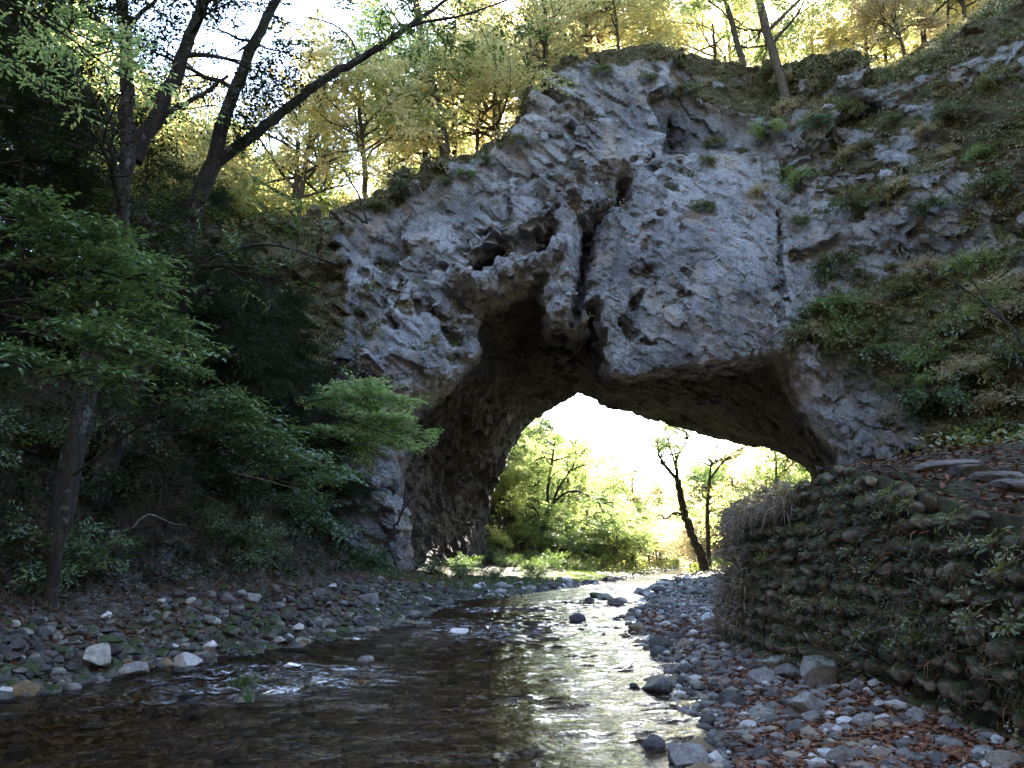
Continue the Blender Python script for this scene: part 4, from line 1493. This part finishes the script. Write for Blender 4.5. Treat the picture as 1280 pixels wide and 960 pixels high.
# right gravel bar
n, tries = 0, 0
while n < 135 and tries < 6000:
    tries += 1
    y = 5.2 + 38 * random.random() ** 2.0
    R = float(Redge(np.array(y)))
    w = float(wall_x(y)) - .15 if y < 16 else R + 4.5
    x = random.uniform(R - .1, w)
    s = min(.5 if y > 9 else .2, .09 + .075 * random.expovariate(1)) * (1 + y / 40)
    if not clear(x, y, s):
        continue
    used.append((x, y, s))
    m = random.choices(['stone_grey', 'stone_white', 'stone_dark', 'stone_tan', 'stone_pale_moss'], [40, 14, 20, 12, 14])[0]
    kd = random.choices(['angular', 'cobble', 'slab'], [45, 35, 20])[0]
    z = float(G(x, y))
    zone = 'beside the wall' if y < 9 else ('by the far wall end' if y < 16 else 'towards the arch')
    lat = 'at the water edge' if x - R < .35 else ('high on the bar' if x > (R + w) / 2 + .3 else 'on mid bar')
    rock('river_stone', kd, (x, y, max(z, -.03)), s, m, f'{SZ(s)} {MW[m]} {kd} stone {lat} {zone}', 'stones on the right gravel bar', 'stone', .22)
    n += 1
# left bank
n, tries = 0, 0
while n < 95 and tries < 6000:
    tries += 1
    y = 8.5 + 30 * random.random() ** 1.5
    L = float(Ledge(np.array(y)))
    x = L + .25 - abs(random.gauss(0, 1.3))
    s = min(.62, .14 + .10 * random.expovariate(1)) * (1 + y / 60)
    if L - x > 3.4 or not clear(x, y, s):
        continue
    used.append((x, y, s))
    m = random.choices(['stone_grey', 'stone_white', 'stone_moss', 'stone_pale_moss', 'stone_dark'], [14, 4, 36, 12, 34])[0]  # mossy and dark stones favoured to paint in this bank's deeper shade
    kd = random.choices(['angular', 'cobble', 'slab'], [65, 15, 20])[0]
    zone = 'at the left waterline' if L - x < .7 else ('on the dark left bank' if L - x < 2 else 'at the foot of the left slope')
    rock('bank_stone', kd, (x, y, max(float(G(x, y)), -.03)), s, m, f'{SZ(s)} {MW[m]} {kd} stone {zone} ' + ('nearer the camera' if y < 16 else 'towards the arch'), 'stones on the left bank', 'stone', .22)
    n += 1
# stones under and past the arch
n = 0
while n < 40:
    y = random.uniform(34, 78)
    L, R = float(Ledge(np.array(y))), float(Redge(np.array(y)))
    x = L - abs(random.gauss(0, 1.5)) if random.random() < .55 else R + abs(random.gauss(0, 1.2)) - .4
    s = random.uniform(.35, 1.0)
    if not clear(x, y, s):
        continue
    used.append((x, y, s))
    m = random.choices(['stone_grey', 'stone_pale_moss', 'stone_dark', 'stone_white'], [40, 20, 25, 15])[0]
    rock('river_stone', 'angular', (x, y, max(float(G(x, y)), -.03)), s, m, f'{MW[m]} rock along the stream under the arch on the ' + ('left side' if x < L + .2 else 'right side'), 'rocks along the stream under the arch', 'stone', .25)
    n += 1

# loose gravel, bed stones: nobody could count them
def scatter_stones(name, N, fx, mats, label, cat, sub=1, cuts=4):
    tpl = [stone_verts(sub, cuts, 300 + i, (1, .8, .6)) for i in range(9)]
    V, Fc, mi, off = [], [], [], 0
    pts = fx(N)
    for (x, y, z, s) in pts:
        v, f = tpl[random.randrange(9)]
        a = random.uniform(0, 6.28)
        ca, sa = math.cos(a), math.sin(a)
        q = np.stack([v[:, 0] * ca - v[:, 1] * sa, v[:, 0] * sa + v[:, 1] * ca, v[:, 2]], 1) * s + np.array([x, y, z + s * .25])
        V.append(q)
        Fc.append(f + off)
        mi.append(np.full(len(f), random.choices(range(len(mats)), [w for _, w in mats])[0]))
        off += len(v)
    me = np_mesh(name, np.concatenate(V), [np.concatenate(Fc)], [M[m] for m, _ in mats], False, None, np.concatenate(mi))
    return tag(link(name, me), label, cat, kind='stuff')


def fx_bar(N):
    y = 4.6 + 30 * rng.random(N) ** 2.1
    R = Redge(y)
    w = np.where(y < 16, wall_x(y) + .1, R + 4.5)
    x = R - .25 + (w - R + .25) * rng.random(N)
    s = (.018 + .022 * rng.exponential(1, N)).clip(0, .085) * (1 + y / 25)
    return np.stack([x, y, G(x, y), s], 1)


def fx_left(N):
    y = 7 + 34 * rng.random(N) ** 1.6
    x = Ledge(y) + .3 - np.abs(rng.normal(0, 1.05, N))
    s = (.03 + .035 * rng.exponential(1, N)).clip(0, .14) * (1 + y / 40)
    return np.stack([x, y, G(x, y), s], 1)


def fx_bed(N):
    y = 4.5 + 26 * rng.random(N) ** 1.6
    L, R = Ledge(y), Redge(y)
    x = L + (R - L) * rng.random(N)
    s = (.05 + .05 * rng.exponential(1, N)).clip(0, .2)
    return np.stack([x, y, G(x, y) - s * .1, s], 1)


def fx_far(N):
    y = 34 + 75 * rng.random(N)
    L, R = Ledge(y), Redge(y)
    left = rng.random(N) < .5
    x = np.where(left, L + .5 - np.abs(rng.normal(0, 1.6, N)), R - .8 + np.abs(rng.normal(0, 1.8, N)))
    s = (.08 + .10 * rng.exponential(1, N)).clip(0, .4)
    return np.stack([x, y, G(x, y), s], 1)


scatter_stones('gravel', 6500, fx_bar, [('stone_grey', 42), ('stone_dark', 26), ('stone_white', 9), ('stone_tan', 14)], 'loose grey gravel and pebbles of the right bar', 'gravel', 1, 7)
scatter_stones('rubble', 4200, fx_left, [('stone_dark', 46), ('stone_moss', 38), ('stone_white', 2), ('stone_pale_moss', 8), ('stone_grey', 6)], 'small rubble covering the dark left bank', 'rubble', 2, 10)  # left rubble mixed dark in place of the bank's shade
scatter_stones('bed_pebbles', 1500, fx_bed, [('stone_bed', 65), ('stone_tan', 15), ('stone_dark', 20)], 'brown pebbles seen through the clear shallow water', 'pebbles', 1)
scatter_stones('shingle', 900, fx_far, [('stone_grey', 45), ('stone_white', 12), ('stone_pale_moss', 25), ('stone_dark', 18)], 'shingle lining the stream under and past the arch', 'shingle', 1)

# ------------------------------------------------------------------ the cobble wall
def build_wall():
    root = thing('stone_wall', (3.6, 9, 0), 'mossy retaining wall of rounded cobbles in rows on the right', 'wall')
    root_l = np.array(root.location)
    mb = MB()
    tpl = [stone_verts(2, 2 + (i % 4) * 3, 500 + i, (1, .85, .8), .14) for i in range(16)]
    rows = 14
    grassP = []
    y = None
    for r in range(rows):
        zf = r / rows
        yy = WALL_Y0 + random.random() * .3
        while yy < 17.2:
            ht = float(wall_top(yy))
            z0 = float(.13 * np.clip(wall_x(yy) - Redge(np.array(yy)), 0, 3.5))
            lay = .188
            z = z0 + .05 + r * lay + .03 * math.sin(yy * .9 + r) + random.gauss(0, .02)
            if random.random() < .06:
                yy += random.uniform(.08, .2)
                continue
            s = random.choice((.05, .06, .07, .08, .09, .105)) * random.uniform(.9, 1.15)
            if z > ht - .04:
                yy += s * 1.6
                continue
            x = float(wall_x(yy)) + .17 * (z - z0) + random.gauss(0, .02) + .045
            v, f = random.choice(tpl)
            v = v * np.array([1, random.uniform(.8, 1.25), random.uniform(.75, 1.15)])
            a = random.uniform(0, 6.28)
            ca, sa = math.cos(a), math.sin(a)
            q = np.stack([v[:, 0] * ca - v[:, 1] * sa, v[:, 0] * sa + v[:, 1] * ca, v[:, 2]], 1)
            tl = random.gauss(0, .5)
            ct, st_ = math.cos(tl), math.sin(tl)
            q = np.stack([q[:, 0], q[:, 1] * ct - q[:, 2] * st_, q[:, 1] * st_ + q[:, 2] * ct], 1)
            mb.add(q * s + np.array([x, yy, z]) - root_l, f)
            grassP.append((x - .10, yy + s * .8, z - .05))
            yy += s * random.uniform(1.5, 2.2)
    link('stone_facing', mb.mesh('stone_facing', M['wall_stone'], True), root)
    # earth core
    ys = np.linspace(WALL_Y0 - .5, 17.2, 90)
    hs = np.linspace(-.2, 1, 12)
    V = []
    for yv in ys:
        zt = float(wall_top(yv)) - .03
        for k, hh in enumerate(hs):
            z = -.2 + (zt + .2) * (k / 11)
            V.append([float(wall_x(yv)) + .06 + .17 * max(z, 0), yv, z])
        V.append([float(wall_x(yv)) + 1.3, yv, zt - .05])
    V = np.array(V)
    V += .03 * np.stack([fbm(V * 3, 3, s) for s in (1, 2, 3)], 1)
    m_ = 13
    i = np.arange(len(ys) - 1)[:, None] * m_ + np.arange(m_ - 1)[None, :]
    Fq = np.stack([i, i + 1, i + m_ + 1, i + m_], -1).reshape(-1, 4)
    k = NT('wall_earth')
    co = k.coord()
    col = k.ramp(k.noise(co, 6, 8, .7), [(.3, (.010, .009, .006)), (.5, (.028, .025, .012)), (.7, (.05, .05, .018))])
    k.bsdf(col, .95, k.bump(k.noise(co, 12, 6), .8, .05), .1)
    link('earth_core', np_mesh('earth_core', V - root_l, [Fq], k.m, True), root)
    return np.array(grassP)


GP = build_wall()


def blades(name, P, D, L, W, mat, label, cat, bend=.5):
    P = np.asarray(P, np.float32)
    n = len(P)
    D = np.asarray(D, np.float32)
    D = D / np.linalg.norm(D, axis=1)[:, None]
    side = np.cross(D, rand_units(n))
    side /= np.linalg.norm(side, axis=1)[:, None] + 1e-9
    L = np.asarray(L)[:, None]
    W = np.asarray(W)[:, None]
    mid = P + D * L * .55
    tip = P + D * L * .9 + np.array([0, 0, -1]) * L * bend
    V = np.stack([P - side * W, P + side * W, mid + side * W * .7, mid - side * W * .7, tip], 1).reshape(-1, 3)
    b = np.arange(n)[:, None] * 5
    return tag(link(name, np_mesh(name, V, [b + np.array([[0, 1, 2, 3]]), b + np.array([[3, 2, 4]])], M[mat], False)), label, cat, kind='stuff')


# grasses on the wall
idx = rng.choice(len(GP), 700)
P = np.repeat(GP[idx], 14, 0) + rng.normal(0, .06, (700 * 14, 3))
blades('wall_grass', P, rand_units(len(P)) * .7 + np.array([-.8, 0, .5]), rng.uniform(.04, .15, len(P)), rng.uniform(.002, .006, len(P)), 'moss_grass', 'green grass and moss tufts sprouting between the wall cobbles', 'grass')
idx = rng.choice(len(GP), 700)
P = np.repeat(GP[idx], 5, 0) + rng.normal(0, .07, (700 * 5, 3)) + np.array([.03, 0, .02])
blades('wall_straw', P, rand_units(len(P)) * .6 + np.array([-.8, 0, .1]), rng.uniform(.05, .15, len(P)), rng.uniform(.002, .005, len(P)), 'litter', 'dry straw and dead stems caught between the wall cobbles', 'grass', .8)
cidx = rng.choice(len(GP), 170)
wall_cover = np.concatenate([GP[cidx] + rng.normal(0, .05, (170, 3)), np.stack([xx, yy, zz], 1)[rng.choice(len(xx), 260)]]) if False else GP[cidx] + rng.normal(0, .05, (170, 3))
# dry hanging grass along the far end and top
yy = np.concatenate([rng.uniform(10.5, 16.6, 1700), rng.uniform(12.4, 17.0, 1900)])
hh = np.concatenate([rng.uniform(.86, 1.03, 1700), rng.uniform(.15, 1.0, 1900)])
zz = wall_top(yy) * hh
xx = wall_x(yy) + .17 * zz - .12 + rng.normal(0, .08, len(yy))
D = rand_units(len(yy)) * .9 + np.array([-.7, -.2, .2])
blades('dry_grass', np.stack([xx, yy, zz], 1), D, rng.uniform(.08, .40, len(yy)), rng.uniform(.004, .010, len(yy)), 'grass_dry', 'dry brown grass hanging over the far end of the cobble wall', 'grass', .75)
tuft = []
for (px, py) in [(1165, 835), (1185, 850), (1195, 842), (1150, 815)]:
    tuft.append(gpix(px, py))
tp_ = np.repeat(np.array(tuft), 90, 0) + rng.normal(0, .05, (360, 3)) + np.array([0, 0, .22])
blades('straw_tuft', tp_, rand_units(360) * .5 + np.array([-.6, -.2, .5]), rng.uniform(.2, .45, 360), rng.uniform(.003, .006, 360), 'grass_dry', 'straw coloured dead tufts drooping at the wall foot', 'grass', .8)
# green grass on the left bank under the arch
N = 11000
yy = 33 + 46 * rng.random(N) ** 1.2
xx = Ledge(yy) - .6 - np.abs(rng.normal(0, 2.6, N))
blades('bank_grass', np.stack([xx, yy, G(xx, yy)], 1), rand_units(N) * .5 + np.array([0, 0, 1]), rng.uniform(.15, .45, N), rng.uniform(.006, .014, N), 'grass_green', 'green grass on the left bank before the arch', 'grass', .3)
N = 9000
yy = 8 + 36 * rng.random(N) ** 1.3
xx = Ledge(yy) - left_flat(yy) + .7 - 6 * rng.random(N) ** 1.4
blades('slope_grass', np.stack([xx, yy, G(xx, yy)], 1), rand_units(N) * .6 + np.array([.5, -.2, .5]), rng.uniform(.15, .5, N), rng.uniform(.003, .008, N), 'grass_brown', 'dark brown dead grass and roots hanging on the left slope', 'grass', .8)
# moss rock tuft
p = gpix(305, 880)
tp_ = np.tile(p, (220, 1)) + rng.normal(0, .07, (220, 3)) * [1, 1, .3] + np.array([0, 0, .2])
blades('rock_tuft', tp_, rand_units(220) * .5 + np.array([0, 0, .9]), rng.uniform(.06, .16, 220), rng.uniform(.003, .006, 220), 'grass_green', 'green tuft growing on the rock in the rapids', 'grass', .3)

# ------------------------------------------------------------------ fallen leaves
def litter(name, x, y, z, s, label, mat='litter'):
    n = len(x)
    V0, F0 = leaf_shape('broad')
    V0 = V0 - np.array([.5, 0, 0])
    Vv, Fv = place((V0, F0), np.stack([x, y, z], 1), rand_units(n) * [1, 1, .25], np.array([0, 0, 1.0]) + rand_units(n) * .45, s)
    return tag(link(name, np_mesh(name, Vv, [Fv], M[mat], False)), label, 'leaves', kind='stuff')


N = 32000
y = 4.6 + 20 * rng.random(N) ** 1.8
R = Redge(y)
x = R + (wall_x(np.minimum(y, 14)) + .15 - R) * rng.random(N) ** .62
ok = (fbm(np.stack([x, y, x * 0], 1) * .9, 3, 303) > -.45) & (x > R + .15)
x, y = x[ok], y[ok]
litter('fallen_leaves', x, y, G(x, y) + .02 + .02 * rng.random(len(x)), rng.uniform(.035, .085, len(x)), 'red brown fallen leaves spread over the gravel bar')
N = 8000
y = rng.uniform(3, 15.5, N)
x = wall_x(y) + .15 + .17 * wall_top(y) + 5.5 * rng.random(N) ** 1.3
litter('path_leaves', x, y, np.maximum(G(x, y), np.where(x < wall_x(y) + 1.25, wall_top(y) - .06, -1)) + .03, rng.uniform(.05, .11, N), 'red brown fallen leaves on the path above the wall')
N = 20000
y = 7 + 35 * rng.random(N) ** 1.4
x = Ledge(y) - .35 - 5.5 * rng.random(N)
litter('slope_leaves', x, y, G(x, y) + .03, rng.uniform(.05, .12, N), 'brown fallen leaves on the left bank and slope')

# steps up the path behind the wall
k = NT('step_stone')
co = k.coord()
k.bsdf(k.ramp(k.noise(co, 5, 8, .7), [(.35, (.03, .028, .025)), (.65, (.12, .11, .095))]), .9, k.bump(k.noise(co, 8, 8), .7, .04), .2)
for i, (px0, px1, py, Y) in enumerate([(1130, 1222, 580, 11.0), (1185, 1262, 589, 10.0), (1215, 1300, 597, 9.2), (1240, 1330, 606, 8.5)]):
    Y = gpix((px0 + px1) / 2, py + 4)[1]
    a, b = pt(px0, py, Y), pt(px1, py, Y)
    w = b[0] - a[0]
    v, f = stone_verts(3, 10, 700 + i, (1, 1, 1), .05)
    v = np.clip(v * 1.6, -1, 1) * np.array([w / 2 * .85, .17, .11])
    v += .012 * np.stack([fbm(v * 6, 3, s + i) for s in (1, 2, 3)], 1)
    o = link('stone_step', np_mesh('stone_step', v, [f], k.m, False))
    o.location = ((a[0] + b[0]) / 2, Y, a[2] - .05)
    tag(o, ['topmost rough stone step of the path above the wall', 'second stone step down on the path above the wall', 'third stone step down on the path above the wall', 'lowest rough stone step at the right edge'][i], 'step', 'stone steps of the path')

# ------------------------------------------------------------------ ground cover and plants
def cover_on(Psel, Nsel, name, size, mat, label, cat, tpl=SP_SHRUB, out=.5):
    n = len(Psel)
    d = Nsel * out + rand_units(n) * .8 + np.array([0, 0, -.15])
    U = Nsel * .7 + np.array([0, 0, .6]) + rand_units(n) * .3
    V, Fq = place(tpl, Psel, d, U, size * rng.uniform(.5, 1.3, n))
    return tag(link(name, np_mesh(name, V, [Fq], M[mat], False)), label, cat, kind='stuff')


vis = (AN[:, 1] < .25) | (AN[:, 2] > .3)
w = np.clip(AMOSS - .45, 0, 1) * vis * (APX > 380) * (APX < 1420) * (APY < 620) * (AV[:, 1] < 66)
w *= .10 + sstep(-.1, .35, fbm(AV * .5, 3, 401))
ci = rng.choice(len(AV), 34000, p=w / w.sum())
jit = rng.normal(0, .12, (len(ci), 3))
half = rng.random(len(ci))
a = half < .58
cover_on(AV[ci[a]] + jit[a], AN[ci[a]], 'cliff_undergrowth', .40, 'leaf_shrub', 'low olive undergrowth clinging to the ledges of the arch', 'undergrowth')
cover_on(AV[ci[~a]] + jit[~a], AN[ci[~a]], 'cliff_dry_growth', .42, 'leaf_tan', 'dry brown growth on the ledges and crest of the arch', 'undergrowth')
cover_on(wall_cover, np.tile([-.8, -.2, .35], (len(wall_cover), 1)), 'wall_creeper', .125, 'leaf_shrub', 'small creeping plants spread over the cobble wall', 'creeper')
# left slope undergrowth
N = 6500
y = 9 + 40 * rng.random(N) ** 1.3
x = Ledge(y) - left_flat(y) - 9 * rng.random(N) ** 1.3
ok = fbm(np.stack([x, y, x * 0], 1) * .45, 3, 405) > -.5
x, y = x[ok], y[ok]
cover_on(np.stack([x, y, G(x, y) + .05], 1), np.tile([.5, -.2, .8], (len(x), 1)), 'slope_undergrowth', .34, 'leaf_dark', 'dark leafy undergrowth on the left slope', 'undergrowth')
N = 20000
y = 78 + 180 * rng.random(N) ** 1.2
lft = rng.random(N) < .5
x = np.where(lft, Ledge(y) - .8 - 40 * rng.random(N) ** 1.5, Redge(y) + .8 + 40 * rng.random(N) ** 1.5)
cover_on(np.stack([x, y, G(x, y) + .2], 1), np.tile([0, -.3, .9], (N, 1)), 'valley_undergrowth', .9, 'leaf_shrub', 'undergrowth on the valley sides beyond the arch', 'undergrowth')
N = 1600
y = 17 + 32 * rng.random(N)
x = Redge(y) + np.interp(y, [15, 30, 50], [2.8, 4, 9]) + 8 * rng.random(N)
cover_on(np.stack([x, y, G(x, y) + .05], 1), np.tile([-.5, -.3, .8], (N, 1)), 'bank_undergrowth', .5, 'leaf_shrub', 'green undergrowth on the right bank behind the wall', 'undergrowth')
N = 1500
y = rng.uniform(4, 16, N)
x = wall_x(y) + 1.2 + 8 * rng.random(N)
cover_on(np.stack([x, y, G(x, y) + .03], 1)[x > 5.6 + .0 * y], np.tile([-.3, -.3, .9], ((x > 5.6).sum(), 1)), 'path_undergrowth', .3, 'leaf_shrub', 'low green plants beside the path above the wall', 'undergrowth')

# small leafy plants on the wall, each its own
FE = [(1010, 655), (1040, 640), (1065, 690), (1105, 640), (945, 745), (1025, 755), (1040, 765), (1080, 805), (1155, 784), (1150, 800), (1262, 725), (1075, 750), (1128, 800), (990, 740), (1000, 760), (1240, 700),
      (1190, 660), (1215, 690), (960, 700), (975, 790), (1100, 720), (1060, 620), (1120, 610), (1160, 625), (1270, 790), (1230, 800)]
wallV = GP
wpx, wpy = project(GP)
plant_me = []
for i in range(3):
    t = Tree()
    for k in range(9):
        a = rng.uniform(0, 6.28)
        d = np.array([math.cos(a), math.sin(a), .5])
        t.tips.append((np.zeros(3), d))
        t.wood.tube(np.array([d * q - [0, 0, .4 * q * q] for q in (0, .5, 1)]), [.03, .02, .01], 4)
    plant_me.append((t.wood.mesh('stems', M['bark_mid'], True), t.crown(spray_template('broad', 7, .42, 20 + i, .4, 1.0), 1, 1.0, .04, 'foliage', M['leaf_shrub'], .8)))
for k, (px, py) in enumerate(FE):
    j = np.argmin((wpx - px) ** 2 + (wpy - py) ** 2)
    near = 'above the large boulder' if px < 1060 and py > 735 else ('near the top of the wall' if py < 670 else ('half way up the wall' if py < 760 else 'low on the wall'))
    side = 'towards its far end' if px < 1060 else ('in its middle stretch' if px < 1180 else 'at its near end')
    o = thing('leafy_plant', GP[j] + np.array([-.05, 0, .05]), f'green leafy plant {near} {side}', 'plant', 'leafy plants growing in the wall')
    q = plant_me[random.randrange(3)]
    link('stems', q[0], o)
    link('foliage', q[1], o)
    s = random.uniform(.08, .15)
    o.scale = (s, s, s)
    o.rotation_euler = (0, -.7, random.uniform(-.5, .5))

# ------------------------------------------------------------------ dead branches
for (path, Y, r, lab) in [
    ([(482, 684), (492, 660), (505, 636), (508, 626)], 38, .10, 'dark broken snag leaning before the left foot of the arch'),
    ([(495, 706), (490, 690), (482, 668)], 36, .06, 'thin dead stick crossing the dark snag'),
    ([(515, 715), (528, 702), (538, 692)], 40, .05, 'short dead stick on the grassy bank under the arch'),
    ([(440, 265), (462, 285), (448, 240), (420, 200)], 46, .10, 'bare dead stem leaning on the left rim of the arch'),
    ([(290, 590), (330, 600), (360, 608), (375, 612)], 16, .015, 'pale bare twig hanging under the small maple'),
    ([(165, 660), (185, 640), (215, 655), (235, 657)], 13.5, .014, 'thin pale twig lying on the left slope'),
    ([(-10, 245), (40, 275), (90, 290), (130, 322), (180, 328)], 11.5, .018, 'pale dead branch across the dark evergreens at the left'),
    ([(175, 495), (230, 492), (275, 497)], 14.5, .012, 'bare horizontal twig in the dark left foliage')]:
    mb = MB()
    P = smooth_path(np.array([pt(a, b, Y) for a, b in path]), 14)
    P += rng.normal(0, r * .4, P.shape)
    o0 = P[0].copy()
    mb.tube(P - o0, np.linspace(r, r * .35, 14), 6, .15)
    for k in range(3):
        i = random.randrange(4, 12)
        d = (P[i] - P[i - 1]) / np.linalg.norm(P[i] - P[i - 1]) + rand_units(1)[0] * .8
        mb.tube(np.array([P[i] - o0 + d * r * 9 * q for q in (0, .5, 1)]), np.linspace(r * .4, r * .15, 3), 4)
    o = link('dead_branch', mb.mesh('dead_branch', M['dead'] if r < .03 else M['bark'], True))
    o.location = o0
    tag(o, lab, 'branch')

# ------------------------------------------------------------------ labels: look-alikes are told apart by their order across the view
ORD = ['leftmost', 'second from left', 'third from left', 'fourth from left', 'fifth from left', 'sixth from left', 'seventh from left', 'eighth from left', 'ninth from left', 'tenth from left',
       'eleventh from left', 'twelfth from left', 'thirteenth from left', 'fourteenth from left', 'fifteenth from left', 'sixteenth from left', 'seventeenth from left', 'eighteenth from left']
same = {}
for o in C.objects:
    if o.parent is None and o.get('category') and o.get('label') and o.get('kind') is None:
        same.setdefault(o['label'], []).append(o)
for lab, os_ in same.items():
    if 1 < len(os_) <= len(ORD):
        os_.sort(key=lambda o: float(project(np.array(o.location))[0]))
        for i, o in enumerate(os_):
            o['label'] = lab + ', ' + ('rightmost' if i == len(os_) - 1 else ORD[i])

# ------------------------------------------------------------------ light, sky, camera
SUN_EL, SUN_AZ = math.radians(31), math.radians(21)      # azimuth: to the right of straight ahead
w = bpy.data.worlds.new('World')
scene.world = w
w.use_nodes = True
nt = w.node_tree
bg = nt.nodes['Background']
sky = nt.nodes.new('ShaderNodeTexSky')
sky.sky_type = 'NISHITA'
sky.sun_disc = False
sky.sun_elevation = SUN_EL
sky.sun_rotation = SUN_AZ
sky.dust_density = .8
sky.air_density = .9
sky.ozone_density = .8
nt.links.new(sky.outputs[0], bg.inputs[0])
bg.inputs[1].default_value = .06
sl = bpy.data.lights.new('sun', 'SUN')
sl.energy = 5.0
sl.angle = math.radians(.5)
sl.color = (1, .93, .82)
so = bpy.data.objects.new('sun', sl)
C.objects.link(so)
import mathutils
sd = mathutils.Vector((math.sin(SUN_AZ) * math.cos(SUN_EL), math.cos(SUN_AZ) * math.cos(SUN_EL), math.sin(SUN_EL)))
so.rotation_euler = sd.to_track_quat('Z', 'Y').to_euler()
so.location = sd * 150

cam = bpy.data.cameras.new('camera')
cam.sensor_width = 36
cam.lens = 36 * F / 1280
cam.clip_end = 3000
cam.clip_start = .1
co_ = bpy.data.objects.new('camera', cam)
C.objects.link(co_)
co_.location = (0, 0, CAMZ)
co_.rotation_euler = (math.pi / 2 + PITCH, 0, 0)
scene.camera = co_

scene.view_settings.view_transform = 'Standard'
scene.view_settings.look = 'None'
scene.view_settings.exposure = 4.62
scene.cycles.use_denoising = True
scene.cycles.max_bounces = 6
scene.cycles.diffuse_bounces = 3
scene.cycles.glossy_bounces = 3
scene.cycles.transmission_bounces = 4
scene.cycles.transparent_max_bounces = 8
scene.cycles.sample_clamp_indirect = 8
scene.cycles.use_adaptive_sampling = True
scene.cycles.adaptive_threshold = .02
